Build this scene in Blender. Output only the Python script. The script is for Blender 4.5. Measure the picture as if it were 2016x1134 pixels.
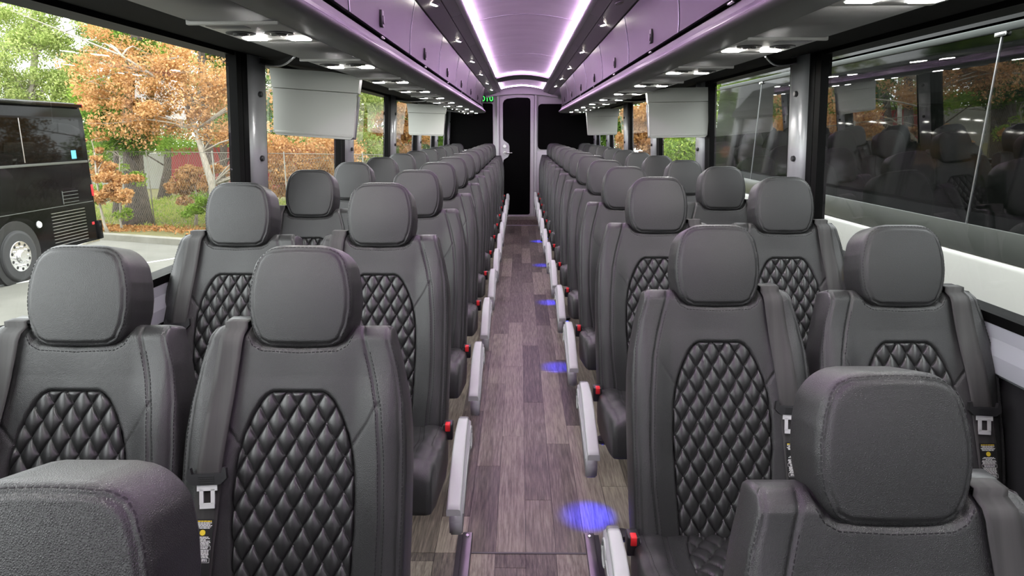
import bpy, bmesh, math, random
import numpy as np
from mathutils import Vector, Matrix
random.seed(7); rng = np.random.default_rng(7)
R = math.radians
for o in list(bpy.data.objects): bpy.data.objects.remove(o)
C = bpy.context.scene.collection
sc = bpy.context.scene

# ------------------------------------------------------------------ camera, world, exposure
cam_d = bpy.data.cameras.new('camera'); cam = bpy.data.objects.new('camera', cam_d); C.objects.link(cam)
cam.location = (-0.029, 0, 1.42)
cam.rotation_euler = (R(90 - 12.9), 0, 0.0113)
cam_d.sensor_width = 36; cam_d.lens = 23.93; cam_d.clip_start = 0.02; cam_d.clip_end = 500
sc.camera = cam
w = bpy.data.worlds.new('overcast_sky'); sc.world = w; w.use_nodes = True
bg = w.node_tree.nodes['Background']
bg.inputs[0].default_value = (0.93, 0.97, 1.0, 1); bg.inputs[1].default_value = 5.2
sc.view_settings.view_transform = 'Standard'; sc.view_settings.look = 'None'
sc.view_settings.gamma = 1; sc.view_settings.use_curve_mapping = False
sc.view_settings.exposure = 0.28
sc.cycles.use_denoising = True
sc.cycles.max_bounces = 8; sc.cycles.transparent_max_bounces = 16
sc.cycles.caustics_reflective = False; sc.cycles.caustics_refractive = False

# ------------------------------------------------------------------ materials
def mat(name, col, rough=0.5, metal=0.0, spec=0.5, coat=0.0):
    m = bpy.data.materials.new(name); m.use_nodes = True
    b = m.node_tree.nodes['Principled BSDF']
    b.inputs['Base Color'].default_value = (*col, 1); b.inputs['Roughness'].default_value = rough
    b.inputs['Metallic'].default_value = metal; b.inputs['Specular IOR Level'].default_value = spec
    b.inputs['Coat Weight'].default_value = coat
    return m
def N(m, t, **kw):
    n = m.node_tree.nodes.new(t)
    for k, v in kw.items(): setattr(n, k, v)
    return n
def L(m, a, b): m.node_tree.links.new(a, b)
def P(m): return m.node_tree.nodes['Principled BSDF']
def noisebump(m, scale, strength, dist=0.001, detail=3, kind='noise', coord='Object'):
    tc = N(m, 'ShaderNodeTexCoord')
    if kind == 'noise':
        t = N(m, 'ShaderNodeTexNoise'); t.inputs['Scale'].default_value = scale; t.inputs['Detail'].default_value = detail; out = t.outputs['Fac']
    else:
        t = N(m, 'ShaderNodeTexVoronoi', feature='DISTANCE_TO_EDGE'); t.inputs['Scale'].default_value = scale; out = t.outputs['Distance']
    L(m, tc.outputs[coord], t.inputs['Vector'])
    bp = N(m, 'ShaderNodeBump'); bp.inputs['Strength'].default_value = strength; bp.inputs['Distance'].default_value = dist
    L(m, out, bp.inputs['Height']); L(m, bp.outputs[0], P(m).inputs['Normal'])
    return m
def colnoise(m, c0, c1, scale, stretch=(1, 1, 1), detail=4):
    tc = N(m, 'ShaderNodeTexCoord'); mp = N(m, 'ShaderNodeMapping'); mp.inputs['Scale'].default_value = stretch
    t = N(m, 'ShaderNodeTexNoise'); t.inputs['Scale'].default_value = scale; t.inputs['Detail'].default_value = detail
    r = N(m, 'ShaderNodeValToRGB'); r.color_ramp.elements[0].position = 0.3; r.color_ramp.elements[1].position = 0.7
    r.color_ramp.elements[0].color = (*c0, 1); r.color_ramp.elements[1].color = (*c1, 1)
    L(m, tc.outputs['Object'], mp.inputs[0]); L(m, mp.outputs[0], t.inputs['Vector']); L(m, t.outputs['Fac'], r.inputs[0])
    L(m, r.outputs[0], P(m).inputs['Base Color']); return m
def emis(name, col, s):
    m = bpy.data.materials.new(name); m.use_nodes = True; nt = m.node_tree; nt.nodes.remove(nt.nodes['Principled BSDF'])
    e = nt.nodes.new('ShaderNodeEmission'); e.inputs[0].default_value = (*col, 1); e.inputs[1].default_value = s
    nt.links.new(e.outputs[0], nt.nodes['Material Output'].inputs[0]); return m
def glass(name, tint, base=0.07):
    m = bpy.data.materials.new(name); m.use_nodes = True; nt = m.node_tree; nt.nodes.remove(nt.nodes['Principled BSDF'])
    tr = nt.nodes.new('ShaderNodeBsdfTransparent'); tr.inputs[0].default_value = (*tint, 1)
    gl = nt.nodes.new('ShaderNodeBsdfGlossy'); gl.inputs['Roughness'].default_value = 0.0; gl.inputs[0].default_value = (1, 1, 1, 1)
    lw = nt.nodes.new('ShaderNodeLayerWeight'); lw.inputs[0].default_value = 0.5
    p = nt.nodes.new('ShaderNodeMath'); p.operation = 'POWER'; p.inputs[1].default_value = 4.2
    a = nt.nodes.new('ShaderNodeMath'); a.operation = 'MULTIPLY_ADD'; a.inputs[1].default_value = 0.9; a.inputs[2].default_value = base
    nt.links.new(lw.outputs['Facing'], p.inputs[0]); nt.links.new(p.outputs[0], a.inputs[0])
    mx = nt.nodes.new('ShaderNodeMixShader'); nt.links.new(a.outputs[0], mx.inputs[0]); nt.links.new(tr.outputs[0], mx.inputs[1]); nt.links.new(gl.outputs[0], mx.inputs[2])
    nt.links.new(mx.outputs[0], nt.nodes['Material Output'].inputs[0]); return m
def leafmat(name, cols, trans=0.4):
    m = bpy.data.materials.new(name); m.use_nodes = True; nt = m.node_tree; nt.nodes.remove(nt.nodes['Principled BSDF'])
    g = nt.nodes.new('ShaderNodeNewGeometry'); r = nt.nodes.new('ShaderNodeValToRGB')
    r.color_ramp.elements[0].color = (*cols[0], 1); r.color_ramp.elements[1].color = (*cols[-1], 1)
    for i, c in enumerate(cols[1:-1]):
        e = r.color_ramp.elements.new((i + 1) / (len(cols) - 1)); e.color = (*c, 1)
    nt.links.new(g.outputs['Random Per Island'], r.inputs[0])
    d = nt.nodes.new('ShaderNodeBsdfDiffuse'); t = nt.nodes.new('ShaderNodeBsdfTranslucent'); mx = nt.nodes.new('ShaderNodeMixShader'); mx.inputs[0].default_value = trans
    nt.links.new(r.outputs[0], d.inputs[0]); nt.links.new(r.outputs[0], t.inputs[0]); nt.links.new(d.outputs[0], mx.inputs[1]); nt.links.new(t.outputs[0], mx.inputs[2])
    nt.links.new(mx.outputs[0], nt.nodes['Material Output'].inputs[0]); return m

M = {}
M['leather'] = noisebump(mat('black_leather', (0.023, 0.0235, 0.0230), 0.40, spec=0.62), 420, 0.6, 0.0012, 2, 'voronoi')
M['quilt'] = noisebump(mat('quilted_leather', (0.021, 0.0215, 0.0210), 0.34, spec=0.68), 420, 0.22, 0.0010, 2, 'voronoi')
M['thread'] = mat('stitch_thread', (0.012, 0.012, 0.013), 0.7)
M['shell'] = mat('seat_shell_plastic', (0.025, 0.025, 0.027), 0.5)
M['web'] = colnoise(mat('belt_webbing', (0.06, 0.06, 0.06), 0.6), (0.026, 0.025, 0.024), (0.050, 0.048, 0.046), 60, (1, 0.02, 0.02))
M['blackplastic'] = mat('black_plastic', (0.02, 0.02, 0.021), 0.35)
M['chrome'] = mat('bright_metal', (0.8, 0.8, 0.8), 0.22, 1.0)
M['tongue'] = mat('tongue_steel', (0.8, 0.8, 0.8), 0.35, 0.4)
M['steel'] = mat('brushed_steel', (0.5, 0.5, 0.52), 0.35, 1.0)
M['label'] = mat('label_black', (0.02, 0.02, 0.02), 0.4)
M['print_white'] = mat('print_white', (0.75, 0.75, 0.73), 0.5)
M['print_yellow'] = mat('print_yellow', (0.8, 0.6, 0.05), 0.5)
M['red'] = mat('red_button', (0.75, 0.025, 0.03), 0.4)
M['armpad'] = noisebump(mat('armrest_silver', (0.47, 0.50, 0.475), 0.38), 900, 0.08, 0.0006)
M['hingegrey'] = mat('hinge_grey', (0.16, 0.165, 0.165), 0.4)
M['armgrey'] = mat('armrest_grey', (0.36, 0.37, 0.37), 0.35)
M['trimgrey'] = noisebump(mat('interior_grey_plastic', (0.125, 0.125, 0.125), 0.5), 700, 0.06, 0.0006)
M['under'] = noisebump(mat('rack_underside_grey', (0.20, 0.20, 0.195), 0.6), 700, 0.06, 0.0006)
M['unit'] = mat('light_unit_grey', (0.42, 0.42, 0.40), 0.4)
M['dark'] = mat('dark_recess', (0.008, 0.008, 0.008), 0.5)
M['darkfabric'] = noisebump(mat('dark_fabric', (0.007, 0.007, 0.0065), 0.9, spec=0.08), 260, 0.5, 0.002)
M['rackdoor'] = noisebump(mat('rack_door_vinyl', (0.020, 0.018, 0.020), 0.42, spec=0.28), 600, 0.08, 0.0006)
M['rail'] = mat('satin_rail', (0.36, 0.34, 0.38), 0.3, 0.6)
M['silver'] = mat('silver_paint', (0.56, 0.58, 0.62), 0.36, 0.2)
M['post'] = mat('window_post_paint', (0.46, 0.47, 0.48), 0.36, 0.4)
M['cant'] = mat('cant_rail_grey', (0.045, 0.05, 0.047), 0.5, spec=0.2)
M['gasket'] = mat('rubber_gasket', (0.004, 0.004, 0.004), 0.5, spec=0.06)
M['ceilside'] = mat('ceiling_side_grey', (0.22, 0.215, 0.22), 0.38)
M['ceilpanel'] = noisebump(colnoise(mat('ceiling_centre_vinyl', (0.6, 0.6, 0.6), 0.5), (0.80, 0.79, 0.80), (0.90, 0.89, 0.90), 3.0, (1.0, 2.5, 1)), 40, 0.15, 0.004)
M['cove'] = mat('cove_edge_grey', (0.5, 0.5, 0.52), 0.4)
M['led'] = emis('led_strip_violet', (0.92, 0.57, 1.0), 36.0)
M['lamp'] = emis('reading_lamp_white', (1.0, 0.98, 0.95), 240.0)
M['spotlamp'] = emis('downlight_white', (1.0, 0.93, 0.84), 90.0)
M['lampoff'] = mat('downlight_off', (0.35, 0.33, 0.3), 0.3)
M['monitor'] = mat('monitor_shell_beige', (0.43, 0.44, 0.405), 0.45)
M['monitordark'] = mat('monitor_side_grey', (0.12, 0.12, 0.13), 0.4)
M['blackgloss'] = mat('black_gloss_panel', (0.002, 0.002, 0.002), 0.5, spec=0.05)
M['rearwall'] = mat('rear_wall_grey', (0.74, 0.74, 0.74), 0.4)
M['lowerwall'] = mat('lower_wall_black', (0.012, 0.012, 0.013), 0.7)
M['green'] = emis('sign_green', (0.05, 1.0, 0.10), 2.2)
M['bluelamp'] = emis('blue_led', (0.05, 0.08, 1.0), 10)
M['glass'] = glass('window_glass', (0.92, 0.93, 0.90), 0.07)
M['railmetal'] = mat('floor_rail_metal', (0.25, 0.24, 0.25), 0.3, 0.8)
M['busblack'] = mat('bus_black_paint', (0.004, 0.004, 0.0042), 0.10, spec=0.06)
M['busglass'] = mat('bus_dark_glass', (0.002, 0.0025, 0.002), 0.04, spec=0.07)
M['buswhite'] = mat('bus_white_paint', (0.56, 0.565, 0.52), 0.3, spec=0.2)
M['busgrey'] = mat('bus_grey_band', (0.085, 0.09, 0.082), 0.3, spec=0.2)
M['tyre'] = mat('tyre_rubber', (0.03, 0.03, 0.03), 0.8)
M['redlens'] = mat('red_lens', (0.6, 0.02, 0.03), 0.3)
M['sticker'] = mat('sticker_blue', (0.10, 0.45, 0.75), 0.5)
M['yellowtag'] = mat('yellow_tag', (0.85, 0.6, 0.05), 0.5)
M['asphalt'] = colnoise(mat('asphalt', (0.3, 0.3, 0.28), 0.9), (0.15, 0.147, 0.125), (0.20, 0.195, 0.168), 1.2, detail=8)
M['paint'] = mat('road_paint', (0.75, 0.76, 0.74), 0.7)
M['kerb'] = colnoise(mat('kerb_concrete', (0.4, 0.4, 0.35), 0.9), (0.22, 0.21, 0.17), (0.28, 0.27, 0.23), 3)
M['soil'] = colnoise(mat('leaf_litter_soil', (0.2, 0.14, 0.08), 0.95), (0.12, 0.11, 0.04), (0.20, 0.18, 0.065), 0.6, detail=8)
M['bark'] = noisebump(colnoise(mat('dark_bark', (0.07, 0.055, 0.045), 0.95), (0.045, 0.035, 0.028), (0.13, 0.10, 0.08), 8, (3, 3, 0.6)), 20, 0.8, 0.03)
M['palebark'] = noisebump(colnoise(mat('pale_bark', (0.3, 0.27, 0.22), 0.95), (0.26, 0.23, 0.18), (0.42, 0.38, 0.31), 9, (2, 2, 0.5)), 20, 0.4, 0.02)
M['oakleaf'] = leafmat('oak_leaf_orange', [(0.361, 0.181, 0.063), (0.578, 0.334, 0.135), (0.704, 0.451, 0.226), (0.470, 0.262, 0.099)])
M['greenleaf'] = leafmat('green_leaf', [(0.127, 0.226, 0.037), (0.271, 0.406, 0.072), (0.415, 0.523, 0.117)])
M['paleleaf'] = leafmat('pale_green_leaf', [(0.199, 0.279, 0.072), (0.398, 0.478, 0.154), (0.595, 0.632, 0.271)])
M['conifer'] = leafmat('conifer_needles', [(0.063, 0.135, 0.027), (0.144, 0.262, 0.045), (0.271, 0.398, 0.082)])
M['hedgeleaf'] = leafmat('hedge_leaf', [(0.144, 0.244, 0.037), (0.253, 0.361, 0.072)])
M['litter'] = leafmat('fallen_leaves', [(0.361, 0.154, 0.054), (0.523, 0.271, 0.109), (0.316, 0.199, 0.082)], 0.1)
M['grassblade'] = leafmat('grass_blade', [(0.181, 0.298, 0.037), (0.343, 0.406, 0.090), (0.433, 0.415, 0.144)])
M['slatred'] = mat('red_slats', (0.32, 0.03, 0.035), 0.6)
M['concrete'] = colnoise(mat('pale_concrete', (0.5, 0.5, 0.47), 0.9), (0.30, 0.30, 0.275), (0.36, 0.36, 0.335), 0.8)
M['cream'] = mat('cream_render', (0.72, 0.66, 0.48), 0.9)
M['roofbrown'] = mat('brown_roof', (0.12, 0.09, 0.07), 0.9)
M['wire'] = mat('weathered_wire', (0.22, 0.21, 0.17), 0.6, 0.2)
M['blueplastic'] = mat('blue_panel', (0.02, 0.09, 0.55), 0.5)
M['white'] = mat('white_sign', (0.75, 0.76, 0.76), 0.6)

def wood():
    m = mat('vinyl_plank', (0.15, 0.11, 0.1), 0.42)
    tc = N(m, 'ShaderNodeTexCoord'); oi = N(m, 'ShaderNodeObjectInfo')
    cm = N(m, 'ShaderNodeCombineXYZ'); mu = N(m, 'ShaderNodeMath', operation='MULTIPLY'); mu.inputs[1].default_value = 37.0
    L(m, oi.outputs['Random'], mu.inputs[0])
    for i in range(3): L(m, mu.outputs[0], cm.inputs[i])
    ad = N(m, 'ShaderNodeVectorMath', operation='ADD'); L(m, tc.outputs['Object'], ad.inputs[0]); L(m, cm.outputs[0], ad.inputs[1])
    mp = N(m, 'ShaderNodeMapping'); mp.inputs['Scale'].default_value = (1, 0.055, 1); L(m, ad.outputs[0], mp.inputs[0])
    n1 = N(m, 'ShaderNodeTexNoise'); n1.inputs['Scale'].default_value = 150; n1.inputs['Detail'].default_value = 5; n1.inputs['Roughness'].default_value = 0.65
    L(m, mp.outputs[0], n1.inputs['Vector'])
    n2 = N(m, 'ShaderNodeTexNoise'); n2.inputs['Scale'].default_value = 11; n2.inputs['Detail'].default_value = 3; n2.inputs['Distortion'].default_value = 0.6
    L(m, mp.outputs[0], n2.inputs['Vector'])
    wv = N(m, 'ShaderNodeMath', operation='MULTIPLY'); wv.inputs[1].default_value = 60; L(m, n2.outputs['Fac'], wv.inputs[0])
    sn = N(m, 'ShaderNodeMath', operation='SINE'); L(m, wv.outputs[0], sn.inputs[0])
    s2 = N(m, 'ShaderNodeMath', operation='MULTIPLY_ADD'); s2.inputs[1].default_value = 0.05; L(m, sn.outputs[0], s2.inputs[0]); L(m, n1.outputs['Fac'], s2.inputs[2])
    r2 = N(m, 'ShaderNodeMath', operation='MULTIPLY_ADD'); r2.inputs[1].default_value = 0.42; r2.inputs[2].default_value = -0.21; L(m, oi.outputs['Random'], r2.inputs[0])
    sm = N(m, 'ShaderNodeMath', operation='ADD'); L(m, s2.outputs[0], sm.inputs[0]); L(m, r2.outputs[0], sm.inputs[1])
    rp = N(m, 'ShaderNodeValToRGB'); cr = rp.color_ramp
    cr.elements[0].position = 0.22; cr.elements[0].color = (0.068, 0.060, 0.046, 1)
    cr.elements[1].position = 0.80; cr.elements[1].color = (0.41, 0.375, 0.285, 1)
    e = cr.elements.new(0.5); e.color = (0.195, 0.172, 0.133, 1)
    L(m, sm.outputs[0], rp.inputs[0]); L(m, rp.outputs[0], P(m).inputs['Base Color'])
    return m
M['wood'] = wood()

# ------------------------------------------------------------------ helpers
def put(name, me, m=None, parent=None, loc=None):
    o = bpy.data.objects.new(name, me); C.objects.link(o)
    if m is not None:
        for mm in (m if isinstance(m, (list, tuple)) else [m]): me.materials.append(mm)
    if parent is not None: o.parent = parent
    if loc is not None: o.location = loc
    return o
def thing(name, label, cat, loc=(0, 0, 0), rz=0, group=None):
    o = bpy.data.objects.new(name, None); C.objects.link(o); o.empty_display_size = 0.1
    o.location = loc; o.rotation_euler = (0, 0, rz); o['label'] = label; o['category'] = cat
    if group: o['group'] = group
    return o
def tag(o, label, cat, group=None):
    o['label'] = label; o['category'] = cat
    if group: o['group'] = group
    return o
def struct(o, label=None, cat=None):
    o['kind'] = 'structure'
    if label: o['label'] = label
    if cat: o['category'] = cat
    return o
def stuff(o): o['kind'] = 'stuff'; return o
def mesh_np(name, v, f, smooth=True, midx=None):
    me = bpy.data.meshes.new(name)
    v = np.asarray(v, dtype=np.float32)
    if isinstance(f, np.ndarray):
        k = f.shape[1]; me.vertices.add(len(v)); me.vertices.foreach_set('co', v.ravel())
        me.loops.add(f.size); me.loops.foreach_set('vertex_index', f.astype(np.int32).ravel())
        me.polygons.add(len(f)); me.polygons.foreach_set('loop_start', np.arange(0, f.size, k, dtype=np.int32))
        me.update(calc_edges=True); me.validate()
    else:
        me.from_pydata(v.tolist(), [], f)
    me.polygons.foreach_set('use_smooth', np.full(len(me.polygons), smooth))
    if midx is not None: me.polygons.foreach_set('material_index', np.asarray(midx, dtype=np.int32))
    me.update(); return me
class MB:
    """collects pieces of ONE part"""
    def __init__(s): s.bm = bmesh.new()
    def box(s, x0, x1, y0, y1, z0, z1, bev=0.0, seg=2, mtx=None, mi=0):
        g = bmesh.ops.create_cube(s.bm, size=1.0); vs = g['verts']
        for v in vs: v.co = Vector(((x0 + x1) / 2 + v.co.x * (x1 - x0), (y0 + y1) / 2 + v.co.y * (y1 - y0), (z0 + z1) / 2 + v.co.z * (z1 - z0)))
        es = list({e for v in vs for e in v.link_edges}); fs = list({f for v in vs for f in v.link_faces})
        if bev > 0:
            r = bmesh.ops.bevel(s.bm, geom=es, offset=bev, segments=seg, affect='EDGES', profile=0.5)
            fs = list(set(r['faces']) | {f for f in fs if f.is_valid}); 
            vs = list({v for f in fs for v in f.verts})
            fs = list({f for v in vs for f in v.link_faces}); vs = list({v for f in fs for v in f.verts})
        for f in fs: f.material_index = mi; f.smooth = bev > 0
        if mtx is not None: bmesh.ops.transform(s.bm, matrix=mtx, verts=vs)
        return s
    def cyl(s, p0, p1, r0, r1=None, seg=16, caps=True, mi=0):
        r1 = r0 if r1 is None else r1; p0 = Vector(p0); p1 = Vector(p1); d = p1 - p0
        q = d.to_track_quat('Z', 'Y').to_matrix().to_4x4()
        g = bmesh.ops.create_cone(s.bm, cap_ends=caps, segments=seg, radius1=max(r0, 1e-5), radius2=max(r1, 1e-5), depth=d.length, matrix=Matrix.Translation((p0 + p1) / 2) @ q)
        for f in {f for v in g['verts'] for f in v.link_faces}: f.material_index = mi; f.smooth = len(f.verts) == 4
        return s
    def poly(s, pts, mi=0, smooth=False):
        f = s.bm.faces.new([s.bm.verts.new(p) for p in pts]); f.material_index = mi; f.smooth = smooth; return s
    def prism(s, prof, y0, y1, axis='y', mi=0, smooth=False):
        """closed outline (a,b) extruded along an axis"""
        def p(a, b, y): return {'y': (a, y, b), 'x': (y, a, b), 'z': (a, b, y)}[axis]
        A = [s.bm.verts.new(p(a, b, y0)) for a, b in prof]; B = [s.bm.verts.new(p(a, b, y1)) for a, b in prof]
        n = len(prof)
        for i in range(n):
            f = s.bm.faces.new((A[i], A[(i + 1) % n], B[(i + 1) % n], B[i])); f.material_index = mi; f.smooth = smooth
        f = s.bm.faces.new(A[::-1]); f.material_index = mi; f = s.bm.faces.new(B); f.material_index = mi
        return s
    def sheet(s, prof, y0, y1, th=0.0, mi=0, smooth=True, ny=1):
        """open profile (x,z) swept along y, given thickness by offsetting along the profile normal"""
        def row(pts, y): return [s.bm.verts.new((a, y, b)) for a, b in pts]
        pr = prof
        off = []
        for i, (a, b) in enumerate(pr):
            a0, b0 = pr[max(i - 1, 0)]; a1, b1 = pr[min(i + 1, len(pr) - 1)]
            tx, tz = a1 - a0, b1 - b0; l = math.hypot(tx, tz) or 1
            off.append((a - tz / l * th, b + tx / l * th))
        loop = list(pr) + off[::-1]
        n = len(loop); A = row(loop, y0); B = row(loop, y1)
        FA, FB = row(pr, y0), row(pr, y1)          # the shown face keeps vertices of its own, so its shading stays straight
        for i in range(len(pr) - 1):
            f = s.bm.faces.new((FA[i], FA[i + 1], FB[i + 1], FB[i])); f.material_index = mi; f.smooth = smooth
        for i in range(len(pr) - 1, n):
            f = s.bm.faces.new((A[i], A[(i + 1) % n], B[(i + 1) % n], B[i])); f.material_index = mi; f.smooth = False
        for k in range(len(pr) - 1):
            for V in (A, B):
                f = s.bm.faces.new((V[k], V[k + 1], V[n - 2 - k], V[n - 1 - k])); f.material_index = mi
        return s
    def tube(s, pts, rad, seg=6, mi=0):
        pts = [Vector(p) for p in pts]; rad = rad if isinstance(rad, (list, tuple)) else [rad] * len(pts); rings = []
        for i, p in enumerate(pts):
            t = (pts[min(i + 1, len(pts) - 1)] - pts[max(i - 1, 0)]).normalized()
            u = t.orthogonal().normalized() if abs(t.z) > 0.9 else t.cross(Vector((0, 0, 1))).normalized(); v = t.cross(u)
            rings.append([s.bm.verts.new(p + (u * math.cos(a) + v * math.sin(a)) * rad[i]) for a in [2 * math.pi * k / seg for k in range(seg)]])
        for a, b in zip(rings, rings[1:]):
            for k in range(seg):
                f = s.bm.faces.new((a[k], a[(k + 1) % seg], b[(k + 1) % seg], b[k])); f.smooth = True; f.material_index = mi
        for rr in (rings[0][::-1], rings[-1]):
            f = s.bm.faces.new(rr); f.material_index = mi
        return s
    def mesh(s, name):
        me = bpy.data.meshes.new(name); bmesh.ops.recalc_face_normals(s.bm, faces=s.bm.faces); s.bm.to_mesh(me); s.bm.free(); return me
    def build(s, name, m, parent=None, loc=None): return put(name, s.mesh(name), m, parent, loc)
ORD = ['first', 'second', 'third', 'fourth', 'fifth', 'sixth', 'seventh', 'eighth', 'ninth', 'tenth', 'eleventh', 'twelfth', 'thirteenth', 'fourteenth']
def copy_tree(o, parent=None, skip=()):
    c = o.copy(); C.objects.link(c)
    if parent is not None: c.parent = parent
    for ch in list(o.children):
        if ch.name.split('.')[0] in skip: continue
        copy_tree(ch, c, skip)
    return c

# ================================================================== BUS SHELL
Y0, Y1 = -2.6, 11.0                      # front and rear of the cabin
YR = 2.09                                # head of the aisle ramp
def floor_z(y): return 0.0 if y >= YR else -0.11 * (YR - max(y, -2.6))

# ---- floor and planks
floor = struct(MB().prism([(Y0, floor_z(Y0) - 0.03), (YR, -0.03), (10.55, -0.03), (10.55, -0.004), (YR, -0.004), (Y0, floor_z(Y0) - 0.004)], -1.22, 1.22, axis='x').build('floor', M['dark']))
PW = 0.105
phase = {0: 0.44, -1: 0.02, 1: 0.94, 2: 0.145, -2: 0.72, -3: 0.32, 3: 0.55, -4: 0.05, 4: 0.8}
for k in range(-11, 12):
    x0 = -0.005 + PW * k; ph = phase.get(k, (k * 0.37) % 1.0)
    cuts = sorted({Y0, YR, 10.55} | {ph + j for j in range(-2, 12) if Y0 + 0.05 < ph + j < 10.5 and abs(ph + j - YR) > 0.02})
    for a, b in zip(cuts, cuts[1:]):
        if b < 0.0: continue
        bm = MB(); g = 0.0008; zb = -0.004
        za, zc = floor_z(a), floor_z(b)
        o = bm.prism([(a + g - a, za - za + zb), (b - g - a, zc - za + zb), (b - g - a, zc - za), (a + g - a, 0)], x0 + g - x0, PW - g, axis='x').build('plank', M['wood'], floor, (x0, a, za))
MB().box(-0.195, 0.205, YR - 0.004, YR + 0.004, -0.001, 0.002).build('ramp_nosing', M['trimgrey'], floor)

# ---- side walls, sills, posts, glass
def wx(z): return 1.20 - 0.0525 * (z - 0.95)       # inner face of the side wall, leaning in towards the roof
POSTS = [-2.5, -0.24] + [2.96 + 1.6 * k for k in range(0, 6)]
for s, side in ((-1, 'left'), (1, 'right')):
    mb = MB(); mb.prism([(s * 1.22, -0.4), (s * 1.22, 0.84), (s * 1.30, 0.84), (s * 1.30, -0.4)], Y0, 11.1)
    wall = struct(mb.build('wall_' + side, M['lowerwall']))
    sill = MB(); sill.prism([(s * 1.215, 0.80), (s * 1.195, 0.815), (s * 1.190, 0.86), (s * 1.200, 0.90), (s * 1.196, 0.936), (s * 1.27, 0.936), (s * 1.27, 0.80)], Y0, 11.0)
    struct(sill.build('trim_' + ('1' if s < 0 else '2'), M['silver']))
    gs = MB(); gs.prism([(s * (wx(0.936) - 0.006), 0.936), (s * (wx(0.962) - 0.006), 0.962), (s * 1.26, 0.962), (s * 1.26, 0.936)], Y0, 11.0)
    gs.prism([(s * (wx(1.716) - 0.004), 1.716), (s * (wx(1.745) - 0.004), 1.745), (s * 1.24, 1.745), (s * 1.24, 1.716)], Y0, 11.0)
    gs.build('window_gasket', M['gasket'], wall)
    # upper body skin above the glass
    MB().prism([(s * 1.24, 1.73), (s * 1.22, 1.80), (s * 1.0, 2.12), (s * 0.6, 2.26), (s * 0.6, 2.29), (s * 1.02, 2.15), (s * 1.26, 1.82), (s * 1.28, 1.73)], Y0, 11.1).build('roof_side', M['lowerwall'], wall)
    for i, yp in enumerate(POSTS):
        pm = MB(); pts = []
        for z in (0.95, 1.72):
            x = wx(z); pts.append(x)
        def pz(a, x): return s * (x - a)
        prof = [(-0.075, 0.0), (-0.073, 0.022), (-0.060, 0.036), (-0.035, 0.044), (0.0, 0.046), (0.035, 0.044), (0.060, 0.036), (0.073, 0.022), (0.075, 0.0), (0.07, -0.05), (-0.07, -0.05)]
        rows = []
        for z in (0.93, 1.745): rows.append([pm.bm.verts.new((s * (wx(z) - n), yp + 0.03 + a, z)) for a, n in prof])
        for q in range(len(prof)):
            f = pm.bm.faces.new((rows[0][q], rows[0][(q + 1) % len(prof)], rows[1][(q + 1) % len(prof)], rows[1][q])); f.smooth = True
        pm.bm.faces.new(rows[0]); pm.bm.faces.new(rows[1])
        post = struct(pm.build('window_post', M['post']))
        gk = MB()
        for a0, a1 in ((-0.155, -0.105), (-0.10, -0.046), (0.106, 0.16)):
            rr = [[gk.bm.verts.new((s * (wx(z) - n), yp + a, z)) for a, n in ((a0, -0.03), (a0, 0.012), (a1, 0.012), (a1, -0.03))] for z in (0.95, 1.735)]
            for q in range(4): gk.bm.faces.new((rr[0][q], rr[0][(q + 1) % 4], rr[1][(q + 1) % 4], rr[1][q]))
            gk.bm.faces.new(rr[0]); gk.bm.faces.new(rr[1])
        gk.build('rubber_seal', M['gasket'], post)
        for z in (1.31, 1.575):
            MB().cyl((s * (wx(z) - 0.040), yp + 0.0, z), (s * (wx(z) - 0.054), yp + 0.0, z), 0.014, 0.011, 12).build('post_screw', M['blackplastic'], post)
    for i, (a, b) in enumerate(zip(POSTS, POSTS[1:])):
        n = i + 1 + (0 if s < 0 else 7)
        pn = MB(); z0, z1 = 0.955, 1.735; xo = -0.004
        xs = [s * (wx(z0) - xo), s * (wx(z1) - xo)]
        pn.poly([(xs[0], a + 0.1, z0), (xs[0], b - 0.1, z0), (xs[1], b - 0.1, z1), (xs[1], a + 0.1, z1)])
        struct(pn.build('window_%d' % n, M['glass']))

fw = struct(MB().box(-1.22, 1.22, Y0 - 0.05, Y0, -0.6, 0.92).build('wall_front', M['lowerwall']))  # unseen front wall, added to cut frontal daylight on the seats
MB().box(-1.22, 1.22, Y0 - 0.05, Y0, 1.50, 2.29).build('light_block_header', M['lowerwall'], fw)  # unseen, brought down low to block sky light from the front
struct(MB().poly([(-1.2, Y0 - .02, .92), (1.2, Y0 - .02, .92), (1.2, Y0 - .02, 1.50), (-1.2, Y0 - .02, 1.50)]).build('window_15', M['glass']))
# ---- ceiling
ceil = struct(MB().prism([(-0.62, 2.10), (-0.30, 2.17), (0.0, 2.19), (0.30, 2.17), (0.62, 2.10), (0.62, 2.29), (-0.62, 2.29)], Y0, 11.1).build('ceiling', M['dark']))
def arch(x): return 2.046 + 0.042 * (1 - (x / 0.30) ** 2)
xs = [-0.30 + 0.05 * i for i in range(13)]
cuts = [Y0, -1.8, 0.2, 2.2, 4.2, 6.2, 8.10]
for a, b in zip(cuts, cuts[1:]):
    MB().sheet([(x, arch(x)) for x in xs], a + 0.004, b - 0.004, 0.01).build('ceiling_panel', M['ceilpanel'], ceil)
    MB().sheet([(x, arch(x) - 0.004) for x in xs], b - 0.010, b + 0.006, 0.006).build('panel_seam', M['cove'], ceil)
MB().sheet([(x, arch(x) - 0.03) for x in xs], 8.13, 8.62, 0.03).build('cross_beam', M['trimgrey'], ceil)
MB().sheet([(x, arch(x)) for x in xs], 9.06, 10.35, 0.01).build('ceiling_panel', M['ceilpanel'], ceil)
MB().sheet([(x, arch(x) - 0.012) for x in xs], 8.62, 9.06, 0.02).build('ceiling_panel', M['trimgrey'], ceil)
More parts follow.
